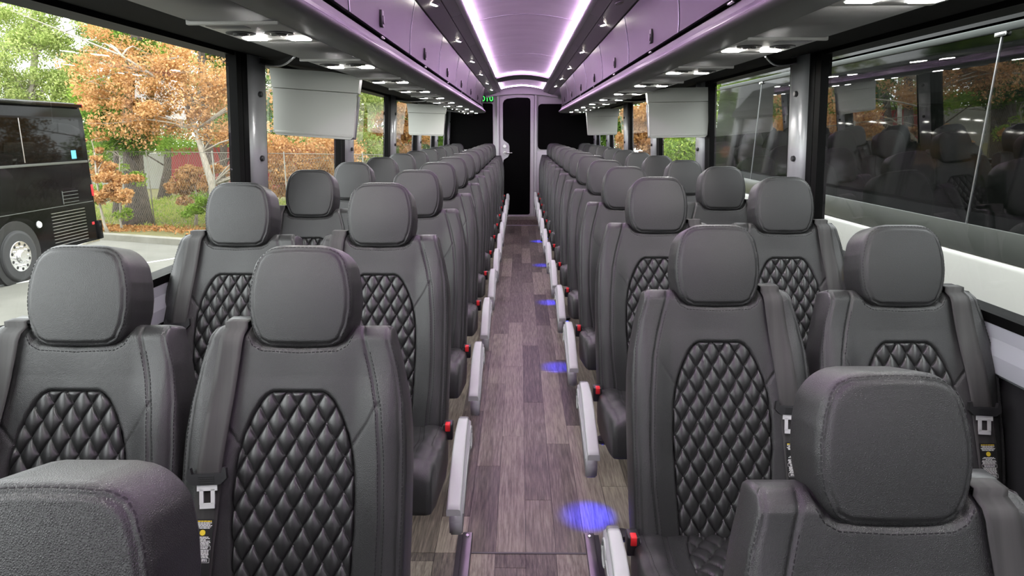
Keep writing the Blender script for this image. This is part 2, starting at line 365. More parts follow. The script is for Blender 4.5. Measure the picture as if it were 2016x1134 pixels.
for s in (-1, 1):
    side = 'left' if s < 0 else 'right'
    e = MB(); e.sheet([(s * 0.300, 2.040), (s * 0.308, 2.026), (s * 0.322, 2.022), (s * 0.334, 2.023)][::s], Y0, 10.4, 0.008)
    e.build('cove_edge', M['cove'], ceil)
    c2 = [Y0 + 0.0, -1.2, 0.05] + [1.3 + 1.25 * k for k in range(0, 8)] + [10.95]
    for a, b in zip(c2, c2[1:]):
        MB().sheet([(s * 0.334, 2.023), (s * 0.388, 2.006)][::s], a + 0.0025, b - 0.0025, 0.01).build('side_panel', M['ceilside'], ceil)
        MB().sheet([(s * 0.392, 2.004), (s * 0.478, 1.980)][::s], a + 0.6, b + 0.6 if b < 10 else 10.95, 0.01).build('side_panel', M['ceilside'], ceil)
    MB().sheet([(s * 0.476, 1.981), (s * 0.486, 1.978), (s * 0.490, 1.984)][::s], Y0, 9.2, 0.003).build('edge_bead', M['trimgrey'], ceil)
    # LED strips
    st = MB(); st.box(s * 0.298 - 0.006, s * 0.298 + 0.006, Y0 + 0.1, 8.10, 2.034, 2.042)
    tag(st.build('led_strip', M['led']), 'long violet-white LED strip along the %s edge of the ceiling vault' % side, 'light strip', 'violet ceiling LED strips')
    st = MB(); st.box(s * 0.296 - 0.006, s * 0.296 + 0.006, 9.08, 10.3, 2.034, 2.042)
    tag(st.build('led_strip', M['led']), 'short violet LED strip on the %s of the small rear ceiling cove' % side, 'light strip', 'violet ceiling LED strips')
for yy, l in ((8.09, 'curved LED strip across the far end of the long ceiling vault'), (10.30, 'curved LED strip across the rear cove above the lavatory door')):
    mb = MB(); mb.tube([(x, yy, arch(x) - 0.008) for x in xs], 0.007, 6)
    tag(mb.build('led_strip', M['led']), l, 'light strip', 'violet ceiling LED strips')

# downlights
def downlight(x, y, s, label, lit=True):
    z = 2.004 - (abs(x) - 0.392) * 0.279
    t = thing('ceiling_downlight', label, 'downlight', (x, y, z), 0, 'ceiling downlights')
    tl = Matrix.Rotation(s * -0.272, 4, 'Y')
    b = MB(); b.cyl((0, 0, 0.004), (0, 0, -0.004), 0.030, 0.027, 24); me = b.mesh('bezel'); me.transform(tl); put('bezel', me, M['ceilside'], t)
    b = MB(); b.cyl((0, 0, -0.003), (0, 0, -0.006), 0.021, 0.020, 24); me = b.mesh('lamp'); me.transform(tl); put('lamp', me, M['spotlamp'] if lit else M['lampoff'], t)
DL = [0.79, 2.06, 3.33, 4.62, 5.92, 7.22, 8.52, 9.8]
for i, y in enumerate(DL): downlight(-0.428, y, -1, 'round lit downlight, %s from the front in the left ceiling strip' % ORD[i])
DR = [0.1, 1.37, 2.66, 3.95, 5.24, 6.54, 7.80, 9.06]
for i, y in enumerate(DR): downlight(0.428, y, 1, 'round lit downlight, %s from the front in the right ceiling strip' % ORD[i])
downlight(0.428, 3.30, 1, 'unlit round downlight in the right ceiling strip', False)

# ---- overhead racks
RE = 9.12
def rack_side(s):
    side = 'left' if s < 0 else 'right'
    root = thing('luggage_rack', 'long overhead luggage rack with violet-lit doors along the %s side' % side, 'luggage rack', (s * 0.6, 4, 1.66), 0, 'overhead luggage racks')
    def loc(o): o.location = (-s * 0.6, -4, -1.66); return o
    # nose, from ledge to underside
    nose = [(0.505, 1.690), (0.478, 1.688), (0.472, 1.680), (0.476, 1.671), (0.492, 1.664), (0.53, 1.661), (0.572, 1.660)]
    loc(MB().sheet([(s * a, b) for a, b in nose][::s], Y0, RE, 0.012).build('rack_nose', M['trimgrey'], root))
    ledge = [(0.530, 1.738), (0.516, 1.7365), (0.512, 1.732), (0.500, 1.712), (0.4985, 1.708)]
    loc(MB().sheet([(s * a, b) for a, b in ledge][::s], Y0, RE, 0.006).build('ledge_strip', M['trimgrey'], root))
    rail = [(0.4985, 1.708), (0.492, 1.702), (0.482, 1.6925), (0.476, 1.6875), (0.474, 1.684)]
    loc(MB().sheet([(s * a, b) for a, b in rail][::s], Y0, RE, 0.006).build('grab_rail', M['rail'], root))
    loc(MB().box(*sorted((s * 0.53, s * 1.15)), Y0, RE - 0.02, 1.755, 1.97).build('rack_body', M['dark'], root))
    # rear end cap
    cap = [(0.482, 1.975), (0.492, 1.92), (0.507, 1.86), (0.512, 1.80), (0.510, 1.745), (0.498, 1.71), (0.474, 1.688), (0.474, 1.674), (0.50, 1.662), (0.765, 1.66), (1.14, 1.70), (1.14, 1.97)]
    loc(MB().prism([(s * a, b) for a, b in cap], RE - 0.02, RE).build('end_cap', M['trimgrey'], root))
    # doors
    y = 2.035 if s < 0 else 2.46
    cuts = [y + 1.1 * k for k in range(-2, 7)]
    cuts = [c for c in cuts if c > Y0 + .2 and c < RE - 0.3]; cuts = cuts + [RE - 0.03]
    prof = [(0.484, 1.973), (0.486, 1.962), (0.4905, 1.940), (0.4965, 1.91), (0.503, 1.875), (0.508, 1.84), (0.511, 1.80), (0.5115, 1.775), (0.511, 1.752)]
    for i, (a, b) in enumerate(zip(cuts, cuts[1:])):
        d = loc(MB().sheet([(s * p, q) for p, q in prof][::s], a + 0.004, b - 0.004, 0.012).build('rack_door', M['rackdoor'], root))
        MB().sheet([(s * (p - 0.0015), q) for p, q in prof][::s], a + 0.004, a + 0.012, 0.004).build('door_edging', M['silver'], d)
        ym = a + 0.42 * (b - a) if s < 0 else a + 0.45 * (b - a)
        lt = MB(); xx = lambda z: 0.511 - 0.0
        lt.box(*sorted((s * 0.503, s * 0.512)), ym - 0.016, ym + 0.016, 1.775, 1.83, 0.002)
        lt.box(*sorted((s * 0.5005, s * 0.504)), ym - 0.006, ym + 0.012, 1.785, 1.812, 0.001)
        lt.build('door_latch', M['blackplastic'], d)
        hg = MB(); hg.box(*sorted((s * 0.503, s * 0.511)), ym - 0.02, ym + 0.02, 1.7375, 1.743, 0.001); hg.build('striker', M['chrome'], d)
    # underside filler panels between the light units
    t0 = 1.60 if s < 0 else 1.88
    starts = [t0 + 0.8 * k for k in range(-2, 10) if t0 + 0.8 * k < RE - 0.3]
    edges = [(p + 0.335, q) for p, q in zip(starts, starts[1:] + [RE])]
    for a, b in edges:
        loc(MB().box(*sorted((s * 0.573, s * 0.764)), a, b, 1.660, 1.672, 0.0015, 1).build('underside_panel', M['under'], root))
    loc(MB().prism([(s * 0.756, 1.664), (s * 0.775, 1.668), (s * 1.17, 1.735), (s * 1.17, 1.75), (s * 0.756, 1.70)], Y0, RE + 1.8).build('window_header', M['darkfabric'], root))
    # metal-edged hoods
    for yp in (2.96, 6.16):
        pts = []
        for k in range(13):
            u = k / 12; x = 1.145 - 0.375 * u; yy = yp + 0.02 - 0.64 * (1 - math.cos(u * math.pi / 2)) ** 0.85
            z = 1.712 - (1.145 - x) * 0.122 - 0.006 - 0.012 * math.sin(u * math.pi)
            pts.append((s * x, yy, z))
        loc(MB().tube(pts, 0.0035, 6).build('hood_edging', M['steel'], root))
        hb = MB()
        for k in range(12):
            p, q = pts[k], pts[k + 1]
            hb.poly([p, q, (q[0], q[1] - 0.0, q[2] + 0.022), (p[0], p[1], p[2] + 0.022)])
        loc(hb.build('hood_rim', M['darkfabric'], root))
    return starts
def light_unit_meshes(s):
    h = MB(); h.box(*sorted((s * 0.570, s * 0.766)), 0.003, 0.332, 0, 0.014, 0.004, 2)
    f = MB(); f.box(*sorted((s * 0.566, s * 0.772)), -0.004, 0.008, -0.005, 0.006, 0.002)
    slot = MB(); slot.box(*sorted((s * 0.66, s * 0.75)), 0.045, 0.085, -0.001, 0.004)
    v = MB()
    v.cyl((0, 0, 0.004), (0, 0, -0.0025), 0.036, 0.035, 24); v.cyl((0, 0, -0.002), (0, 0, -0.005), 0.022, 0.018, 20); v.box(-0.018, 0.018, -0.002, 0.002, -0.0065, -0.004)
    v.box(-0.002, 0.002, -0.018, 0.018, -0.0065, -0.004)
    lp = MB(); lp.box(-0.026, 0.026, -0.018, 0.018, -0.0022, 0.004, 0.002, 2)
    return h.mesh('housing'), f.mesh('front_lip'), slot.mesh('dark_slot'), v.mesh('air_vent'), lp.mesh('lamp')
for s in (-1, 1):
    side = 'left' if s < 0 else 'right'
    starts = rack_side(s)
    hm, fm, sm_, vm, lm = light_unit_meshes(s)
    for k, y in enumerate(starts):
        t = thing('reading_light_unit', 'grey reading light and air vent unit, %s from the front under the %s rack' % (ORD[k], side), 'light unit', (0, y, 1.6575), 0, 'reading light units under the racks')
        put('housing', hm, M['unit'] if not hm.materials else None, t); put('front_lip', fm, M['unit'] if not fm.materials else None, t)
        put('dark_slot', sm_, M['monitordark'] if not sm_.materials else None, t)
        for vx, vy in ((0.622, 0.165), (0.716, 0.165)): put('air_vent', vm, M['blackplastic'] if not vm.materials else None, t, (s * vx, vy, 0))
        for vx, vy in ((0.606, 0.275), (0.722, 0.275)): put('lamp', lm, M['lamp'] if not lm.materials else None, t, (s * vx, vy, 0))

# ---- drop-down monitors
def monitor(x0, x1, y, ztop, zbot, roll, label):
    t = thing('drop_down_monitor', label, 'monitor', ((x0 + x1) / 2, y, ztop), 0, 'folded-down monitors'); t.rotation_euler = (R(-4), roll, 0)
    W = (x1 - x0) / 2; H = ztop - zbot
    b = MB(); b.prism([(-W - 0.012, 0), (W + 0.012, 0), (W + 0.004, -0.085), (-W, -0.085)], -0.02, 0.03); b.build('bracket', M['monitor'], t)
    b = MB(); b.prism([(-W - 0.002, -0.088), (W + 0.002, -0.088), (W - 0.004, -0.1), (W - 0.012, -H + 0.012), (W - 0.024, -H), (-W + 0.024, -H), (-W + 0.012, -H + 0.012), (-W + 0.004, -0.1)], -0.018, 0.012)
    o = b.build('cover', M['monitor'], t)
    b = MB(); b.box(-W + 0.006, W - 0.006, -0.0195, -0.016, -0.105, -0.102); b.box(-W + 0.016, W - 0.016, -0.021, -0.016, -H + 0.008, -H + 0.022, 0.004); b.build('cover_ridge', M['monitor'], t)
    b = MB(); b.prism([(-W + 0.0, -0.095), (W - 0.0, -0.095), (W - 0.014, -H + 0.004), (-W + 0.014, -H + 0.004)], 0.012, 0.05); b.build('screen_body', M['monitordark'], t)
monitor(-1.155, -0.765, 3.24, 1.69, 1.395, R(4.0), 'beige flip-down monitor, the nearer one above the left windows')
monitor(-1.150, -0.775, 7.05, 1.69, 1.385, R(2.0), 'beige flip-down monitor, the farther one above the left windows')
monitor(0.775, 1.165, 4.47, 1.69, 1.385, R(-1.0), 'beige flip-down monitor, the nearer one above the right windows')
monitor(0.775, 1.155, 8.50, 1.69, 1.385, R(-1.0), 'beige flip-down monitor, the farther one above the right windows')

# ---- rear wall, lavatory door, black panels
def rrect(x0, x1, z0, z1, r, n=5):
    out = []
    for cx, cz, a0 in ((x1 - r, z1 - r, 0), (x0 + r, z1 - r, 90), (x0 + r, z0 + r, 180), (x1 - r, z0 + r, 270)):
        for k in range(n + 1):
            a = R(a0 + 90 * k / n); out.append((cx + r * math.cos(a), cz + r * math.sin(a)))
    return out
rear = struct(MB().box(-1.22, 1.22, 11.04, 11.12, -0.05, 2.29).build('wall_back', M['rearwall']))
def panel_poly(prof, y0, y1, name, m, parent): return MB().prism(prof, y0, y1).build(name, m, parent)
panel_poly(rrect(-1.19, -0.455, 1.15, 1.86, 0.03), 11.03, 11.045, 'black_panel', M['blackgloss'], rear)
panel_poly(rrect(0.255, 1.15, 1.15, 1.85, 0.06), 11.03, 11.045, 'black_panel', M['blackgloss'], rear)
MB().box(-1.2, -0.44, 11.0, 11.05, 0.0, 1.11, 0.01).build('rear_lower_panel', M['rearwall'], rear)
MB().box(0.235, 1.2, 11.0, 11.05, 0.0, 1.11, 0.01).build('rear_lower_panel', M['rearwall'], rear)
MB().box(-1.2, 1.2, 10.55, 11.05, -0.03, 0.092).build('step', M['wood'], rear)
MB().box(-0.45, 0.35, 10.53, 10.56, 0.0, 0.012, 0.003).build('step_nosing', M['cove'], rear)
hd = MB(); xs2 = [-0.56 + 1.12 * i / 16 for i in range(17)]
def htop(x): return 2.075 - 0.10 * (x / 0.56) ** 2
def hbot(x): return 1.995 - 0.06 * ((x + 0.0) / 0.56) ** 2
hd.prism([(x, htop(x)) for x in xs2] + [(x, hbot(x)) for x in xs2[::-1]], 10.90, 11.05)
hd.build('door_header', M['rearwall'], rear)
for xx in (-0.375, 0.218): MB().box(xx - 0.02, xx + 0.02, 10.97, 11.05, 0.09, 1.985, 0.012).build('door_jamb', M['rearwall'], rear)
door = thing('door_1', 'narrow grey lavatory door with tall black panel at the aisle end', 'door', (-0.08, 11.0, 0.092)); door['kind'] = 'structure'
dz = 0.092
dp = [(-0.265, 0.0), (0.27, 0.0), (0.27, 1.875), (0.16, 1.895), (0.0, 1.902), (-0.15, 1.888), (-0.265, 1.85)]
MB().prism(dp, 0.0, 0.035).build('door_leaf', M['rearwall'], door)
bp = [(-0.215, 0.04), (-0.205, 0.03), (0.195, 0.03), (0.215, 0.05), (0.215, 1.80), (0.205, 1.835), (0.17, 1.85), (0.0, 1.853), (-0.15, 1.835), (-0.195, 1.81), (-0.215, 1.77), (-0.215, 1.235), (-0.205, 1.205), (-0.17, 1.18), (-0.13, 1.15), (-0.115, 1.11), (-0.115, 0.99), (-0.135, 0.945), (-0.175, 0.92), (-0.205, 0.90), (-0.215, 0.86)]
MB().prism(bp, -0.006, 0.002).build('black_panel', M['blackgloss'], door)
k = MB(); k.cyl((-0.19, 0, 1.11), (-0.19, -0.03, 1.11), 0.03, 0.026, 18); k.build('door_lock', M['chrome'], door)
k = MB(); k.cyl((-0.19, 0, 1.01), (-0.19, -0.02, 1.01), 0.028, 0.026, 18); k.cyl((-0.19, -0.02, 1.01), (-0.19, -0.05, 1.01), 0.01, 0.01, 10); k.box(-0.2, -0.07, -0.056, -0.044, 1.0, 1.016, 0.004); k.build('door_handle', M['chrome'], door)

def text_mesh(s, size, bold=False):
    cu = bpy.data.curves.new('txt', 'FONT'); cu.body = s; cu.size = size; cu.extrude = 0.001; cu.align_x = 'CENTER'; cu.align_y = 'CENTER'; cu.resolution_u = 3
    o = bpy.data.objects.new('txt', cu); C.objects.link(o)
    bpy.context.view_layer.update()
    me = bpy.data.meshes.new_from_object(o.evaluated_get(bpy.context.evaluated_depsgraph_get())); bpy.data.objects.remove(o)
    me.materials.clear(); return me
sg = thing('clock_sign', 'green illuminated number display high on the rear wall beside the lavatory door', 'sign', (-0.535, 11.0, 1.925))
MB().box(-0.12, 0.09, 0.0, 0.04, -0.05, 0.05, 0.005).build('sign_case', M['dark'], sg)
me = text_mesh('010', 0.115); me.transform(Matrix.Translation((-0.005, -0.003, 0)) @ Matrix.Rotation(R(90), 4, 'X') @ Matrix.Diagonal((1.1, 1, 1, 1)))
put('sign_digits', me, M['green'], sg)

# ---- aisle ramp edge rails and blue floor lamps
for s, xr in ((-1, -0.212), (1, 0.222)):
    side = 'left' if s < 0 else 'right'
    t = thing('aisle_rail', 'low dark metal edging rail beside the aisle ramp, %s side' % side, 'rail', (xr, 2.19, 0), 0, 'aisle ramp rails'); t.rotation_euler = (0.11, 0, 0)
    MB().box(-0.018, 0.018, -2.0, 0.0, 0.006, 0.020, 0.004).build('rail_top', M['railmetal'], t)
    MB().box(*sorted((s * 0.016, s * 0.034)), -2.0, -0.01, -0.03, 0.017).build('rail_shadow_strip', M['dark'], t)  # black strip stands in for the shadow outside the rail
    MB().cyl((0, -0.022, 0.018), (0, -0.022, 0.024), 0.008, 0.006, 12).build('screw', M['chrome'], t)
BL = [(0.236, 2.33), (0.215, 4.01), (0.222, 5.65), (0.222, 7.32), (0.222, 8.99)]
for i, (x, y) in enumerate(BL):
    t = thing('floor_lamp_puck', 'small blue courtesy lamp under the right aisle seats, %s from the front' % ORD[i], 'lamp', (x + 0.045, y, 0.30), 0, 'blue courtesy lamps')
    MB().cyl((0, 0, 0.0), (0, 0, 0.02), 0.018, 0.022, 14).build('lamp_body', M['blackplastic'], t)
    MB().cyl((0, 0, -0.003), (0, 0, 0.001), 0.012, 0.012, 12).build('lamp_lens', M['bluelamp'], t)
    ld = bpy.data.lights.new('blue_spot', 'SPOT'); ld.energy = 19.0; ld.color = (0.005, 0.015, 1.0); ld.spot_size = R(46); ld.spot_blend = 1.0; ld.shadow_soft_size = 0.01
    lo = bpy.data.objects.new('blue_spot', ld); C.objects.link(lo); lo.parent = t; lo.location = (0, 0, -0.006); lo.rotation_euler = (0, R(9), 0)
t = thing('floor_lamp_puck', 'small blue courtesy lamp shining on the right ramp rail', 'lamp', (0.262, 1.72, 0.30), 0, 'blue courtesy lamps')
MB().cyl((0, 0, 0.0), (0, 0, 0.02), 0.018, 0.022, 14).build('lamp_body', M['blackplastic'], t)
MB().cyl((0, 0, -0.003), (0, 0, 0.001), 0.012, 0.012, 12).build('lamp_lens', M['bluelamp'], t)
ld = bpy.data.lights.new('blue_spot', 'SPOT'); ld.energy = 25.0; ld.color = (0.02, 0.05, 1.0); ld.spot_size = R(50); ld.spot_blend = 0.6; ld.shadow_soft_size = 0.01
lo = bpy.data.objects.new('blue_spot', ld); C.objects.link(lo); lo.parent = t; lo.location = (0, 0, -0.006); lo.rotation_euler = (R(6), R(-6), 0)

# ================================================================== SEATS
def seg_dist(X, S, pl):
    d = np.full(X.shape, 1e9)
    for (a, b), (c, e) in zip(pl, pl[1:]):
        vx, vs = c - a, e - b; l2 = vx * vx + vs * vs + 1e-12
        t = np.clip(((X - a) * vx + (S - b) * vs) / l2, 0, 1)
        d = np.minimum(d, np.hypot(X - a - t * vx, S - b - t * vs))
    return d
def sstep(a, b, x):
    t = np.clip((x - a) / (b - a), 0, 1); return t * t * (3 - 2 * t)
def mir(pl): return [(-a, b) for a, b in pl]
def groove(X, S, pls, depth, wid):
    n = np.zeros_like(X)
    for pl in pls: n = np.maximum(n, depth * np.exp(-(seg_dist(X, S, pl) / wid) ** 2))
    return n
class Pad:
    def __init__(s, Wp, s0, s1, relief, r, depth, O, es, en, corner=(0.0, 0.0), back=True, inset=0.93):
        s.Wp = np.array(sorted(Wp)); s.s0, s.s1, s.relief, s.r, s.depth = s0, s1, relief, r, depth
        s.O, s.es, s.en = np.array(O), np.array(es), np.array(en); s.corner = corner; s.back = back; s.inset = inset
        sv = np.linspace(s0, s1, 90); wv = s.W(sv)
        s.bound = [(a, b) for a, b in zip(wv, sv)] + [(-a, b) for a, b in zip(wv[::-1], sv[::-1])]; s.bound.append(s.bound[0])
    def W(s, q):
        w_ = np.interp(q, s.Wp[:, 0], s.Wp[:, 1]); c0, c1 = s.corner
        if c1 > 0:
            d = np.clip((q - (s.s1 - c1)) / c1, 0, 1); w_ = w_ - c1 * (1 - np.sqrt(np.maximum(0, 1 - d * d)))
        if c0 > 0:
            d = np.clip(((s.s0 + c0) - q) / c0, 0, 1); w_ = w_ - c0 * (1 - np.sqrt(np.maximum(0, 1 - d * d)))
        return w_
    def f(s, X, S):
        d = seg_dist(X, S, s.bound); r = s.r
        e = np.where(d < r, r - np.sqrt(np.maximum(0, r * r - (r - d) ** 2)), 0)
        return s.relief(X, S) - e
    def world(s, X, S, n):
        X, S, n = np.broadcast_arrays(X, S, n)
        p = s.O + S[..., None] * s.es + n[..., None] * s.en
        p[..., 0] += X; return p
    def mesh(s, name, nx, ns):
        # denser rows near the rounded ends
        S1 = np.linspace(s.s0, s.s1, ns); U = np.linspace(-1, 1, nx); 
        U = np.sign(U) * (1 - (1 - np.abs(U)) ** 1.12) if s.r > 0.008 else U
        S = np.repeat(S1[:, None], nx, 1); X = U[None, :] * s.W(S1)[:, None]
        V = s.world(X, S, s.f(X, S)).reshape(-1, 3)
        i = np.arange(ns - 1)[:, None] * nx + np.arange(nx - 1)[None, :]
        F = np.stack([i, i + 1, i + nx + 1, i + nx], -1).reshape(-1, 4)
        if s.back:
            loop = np.concatenate([np.arange(nx), np.arange(1, ns) * nx + nx - 1, (ns - 1) * nx + np.arange(nx - 2, -1, -1), np.arange(ns - 2, 0, -1) * nx])
            Xl, Sl = X.ravel()[loop], S.ravel()[loop]; cs = (s.s0 + s.s1) / 2; nl = len(loop)
            n0 = s.f(Xl, Sl); rings = []
            for u, sc_ in ((0.5, 1.0), (0.88, 0.997), (0.97, 0.5 + 0.5 * s.inset if s.inset > .95 else 0.97), (1.0, s.inset)):
                rings.append(s.world(Xl * sc_, cs + (Sl - cs) * sc_, n0 * (1 - u) - s.depth * u))
            base = len(V); prev = loop; FF = [F]
            for rg in rings:
                cur = base + np.arange(nl); V = np.concatenate([V, rg]); base += nl
                FF.append(np.stack([np.roll(prev, -1), prev, cur, np.roll(cur, -1)], -1)); prev = cur
            V = np.concatenate([V, s.world(np.array([0.0]), np.array([cs]), np.array([-s.depth]))]); c = np.full(nl, base)
            F = np.concatenate(FF)
            tri = np.stack([np.roll(prev, -1), prev, c], -1)
            faces = F.tolist() + tri.tolist()
            return mesh_np(name, V, faces)
        return mesh_np(name, V, F)
    def stitches(s, pls, pitch=0.0085, ln=0.0055, wd=0.0011, h=0.0011):
        vs, fs = [], []
        for pl in pls:
            pl = np.array(pl); d = np.hypot(*(pl[1:] - pl[:-1]).T); cum = np.concatenate([[0], np.cumsum(d)]); T = np.arange(pitch / 2, cum[-1], pitch)
            for t in T:
                a = np.array([np.interp(t + q, cum, pl[:, 0]) for q in (-ln / 2, ln / 2)]); b = np.array([np.interp(t + q, cum, pl[:, 1]) for q in (-ln / 2, ln / 2)])
                tx, ts = a[1] - a[0], b[1] - b[0]; l = math.hypot(tx, ts) or 1; px, ps = -ts / l * wd, tx / l * wd
                n = s.f(a, b)
                q = []
                for k in (0, 1):
                    q += [s.world(np.array(a[k] + px), np.array(b[k] + ps), n[k] - 0.0006), s.world(np.array(a[k]), np.array(b[k]), n[k] + h), s.world(np.array(a[k] - px), np.array(b[k] - ps), n[k] - 0.0006)]
                i = len(vs); vs += q; fs += [(i, i + 1, i + 4, i + 3), (i + 1, i + 2, i + 5, i + 4)]
        return vs, fs

# --- backrest
ES, EN = (0, 0.309, 0.951), (0, -0.951, 0.309)
BW = [(0, .222), (.13, .228), (.30, .232), (.42, .233), (.50, .231), (.56, .226), (.645, .209), (.70, .194), (.729, .187)]
seam_in = [(.128, .729), (.143, .672), (.160, .61), (.173, .55), (.182, .45), (.185, .33), (.181, .22), (.170, .12), (.166, .06)]
seam_out = [(.180, .729), (.188, .69), (.202, .64), (.214, .57), (.219, .48), (.2195, .35), (.216, .2), (.210, .06)]
diag = [(.171, .565), (.150, .525), (.119, .478)]
notch = [(-.112, .729), (-.108, .707), (-.098, .688), (-.08, .678), (0, .674), (.08, .678), (.098, .688), (.108, .707), (.112, .729)]
PQ = [(.06, .108), (.2, .119), (.34, .1255), (.42, .1235), (.46, .1175), (.50, .1075), (.54, .0915), (.567, .077), (.581, .064), (.587, .052)]
panel_out = [(b, a) for a, b in PQ] + [(-b, a) for a, b in PQ[::-1]]
def back_base(X, S):
    b = 0.020 * sstep(.115, .185, np.abs(X)) * (1 - 0.75 * sstep(.50, .70, S)) - 0.014 * sstep(.192, .235, np.abs(X))
    return b + 0.012 * np.sin(np.clip(S / .62, 0, 1) * math.pi)
def back_relief(X, S):
    n = back_base(X, S)
    n = n - groove(X, S, [seam_in, mir(seam_in)], .0045, .0042) - groove(X, S, [seam_out, mir(seam_out)], .003, .0035) - groove(X, S, [diag, mir(diag)], .003, .003)
    inside = np.interp(S, [p[0] for p in PQ], [p[1] for p in PQ]) - np.abs(X); inside = np.where((S > .06) & (S < .587), np.minimum(inside, .587 - S), -1)
    n = n - .016 * sstep(-.001, .006, inside) - groove(X, S, [panel_out], .006, .0035)
    nt = sstep(.0, .012, S - np.interp(np.abs(X), [0, .08, .098, .108, .112, .2], [.674, .678, .688, .707, .729, .80]))
    n = n - .014 * nt - groove(X, S, [notch], .003, .0028)
    n = n - 1.15 * np.maximum(0, S - .704) - .002 * np.exp(-((S - .704) / .003) ** 2)
    # soft drape dimples
    n = n + .0015 * np.sin(X * 31 + S * 9) * np.sin(S * 23 - X * 7)
    return n
back = Pad(BW, 0, .729, back_relief, .010, .10, (0, .021, .40), ES, EN, (0.0, 0.008))
def quilt(X, S, w_, h_):
    a = X / w_ + S / h_; b = X / w_ - S / h_
    q = np.abs(np.sin(math.pi * a)) * np.abs(np.sin(math.pi * b))
    e = np.minimum(np.abs(np.sin(math.pi * a)), np.abs(np.sin(math.pi * b)))
    return q ** 0.36 - 0.30 * np.exp(-(e / 0.10) ** 2)
def pan_relief(X, S):
    return back_base(X, S) - .0065 + .0105 * quilt(X, S + .004, .0410, .0705)
pan = Pad(PQ, .06, .587, pan_relief, .007, .014, (0, .021, .40), ES, EN, (0, 0), back=False)
# --- headrest
HES, HEN = (0, .245, .9695), (0, -.9695, .245)
HW = [(0, .089), (.02, .0985), (.045, .1055), (.07, .1105), (.10, .1125), (.14, .1095), (.18, .101), (.219, .090)]
hface = [(-.064, .0105), (-.081, .0195), (-.0945, .05), (-.1005, .085), (-.1005, .12), (-.0945, .156), (-.0855, .184), (-.076, .197), (-.062, .2045), (-.034, .2075), (0, .2085), (.034, .2075), (.062, .2045), (.076, .197), (.0855, .184), (.0945, .156), (.1005, .12), (.1005, .085), (.0945, .05), (.081, .0195), (.064, .0105), (0, .0085), (-.064, .0105)]
def head_relief(X, S):
    n = .006 * (1 - (X / .11) ** 2) + .006 * np.sin(np.clip(S / .2, 0, 1) * math.pi)
    return n - groove(X, S, [hface], .0028, .0026)
head = Pad(HW, 0, .219, head_relief, .018, .105, (0, .232, 1.046), HES, HEN, (.034, .050), inset=.86)
# --- cushion
CES, CEN = (0, .984, -.176), (0, .176, .984)
cseam = [(.165, .0), (.172, .12), (.176, .25), (.160, .38), (.150, .46)]
cedge = [(.214, .01), (.217, .2), (.214, .46)]
CPQ = [(.02, .118), (.15, .125), (.30, .12), (.40, .105), (.455, .085)]
def cush_base(X, S): return .012 * sstep(.13, .19, np.abs(X)) - .012 * sstep(.19, .235, np.abs(X)) - .025 * np.clip((.06 - S) / .06, 0, 1) ** 2
def cush_relief(X, S):
    inside = np.interp(S, [p[0] for p in CPQ], [p[1] for p in CPQ]) - np.abs(X); inside = np.where(S > .02, inside, -1)
    return cush_base(X, S) - groove(X, S, [cseam, mir(cseam)], .004, .004) - groove(X, S, [cedge, mir(cedge)], .0025, .003) - .013 * sstep(-.001, .006, inside) + .0018 * np.sin(S * 60 + X * 22) * sstep(.12, .2, np.abs(X))
cush = Pad([(0, .236), (.06, .242), (.3, .244), (.46, .234)], 0, .46, cush_relief, .016, .125, (0, -.385, .568), CES, CEN, (.012, .012), inset=.985)
def cpan_relief(X, S): return cush_base(X, S) - .006 + .011 * quilt(X, S, .055, .085)
cpan = Pad(CPQ, .02, .455, cpan_relief, .007, .01, (0, -.385, .568), CES, CEN, back=False)

me_back = back.mesh('backrest', 150, 216); me_pan = pan.mesh('quilted_panel', 150, 320); me_head = head.mesh('headrest', 84, 84)
me_cush = cush.mesh('seat_cushion', 96, 100); me_cpan = cpan.mesh('cushion_panel', 64, 100)
def off(pl, d):
    pl = np.array(pl); t = np.gradient(pl, axis=0); l = np.hypot(t[:, 0], t[:, 1])[:, None]; nrm = np.stack([-t[:, 1], t[:, 0]], 1) / l; return (pl + nrm * d).tolist()
SV, SF = [], []
def addst(v, f):
    i = len(SV); SV.extend(v); SF.extend([tuple(a + i for a in q) for q in f])
tr = lambda pl, a, b: [p for p in pl if a <= p[1] <= b]
pls = []
for m_ in (lambda p: p, mir):
    pls += [m_(off(seam_in, .0065)), m_(off(seam_in, -.0065)), m_(off(seam_out, .0055))]
pls.append(off(notch, -.0045))
pls = [[p for p in pl if p[1] < .722] for pl in pls]
addst(*back.stitches(pls))
addst(*head.stitches([off(hface, .0055)]))
cp = []
for m_ in (lambda p: p, mir): cp += [m_(off(cseam, .0065)), m_(off(cseam, -.0065)), m_(off(cedge, .005))]
addst(*cush.stitches([[p for p in pl if p[1] > .03] for pl in cp], pitch=.0095))
# quilting stitches along the diamond lines
ql = []
for k in range(-14, 36):
    for sg in (1, -1):
        pts = []
        for q in np.linspace(.07, .58, 90):
            x = sg * (k * .0410 - (q + .004) / .0705 * .0410)
            if abs(x) < np.interp(q, [p[0] for p in PQ], [p[1] for p in PQ]) - .006: pts.append((x, q))
        if len(pts) > 3: ql.append(pts)
addst(*pan.stitches(ql, pitch=.0082, ln=.0052, wd=.0013, h=.0010))
me_st = mesh_np('stitching', np.array(SV).reshape(-1, 3), SF, False)
for me, m in ((me_back, 'leather'), (me_pan, 'quilt'), (me_head, 'leather'), (me_cush, 'leather'), (me_cpan, 'quilt'), (me_st, 'thread')): me.materials.append(M[m])

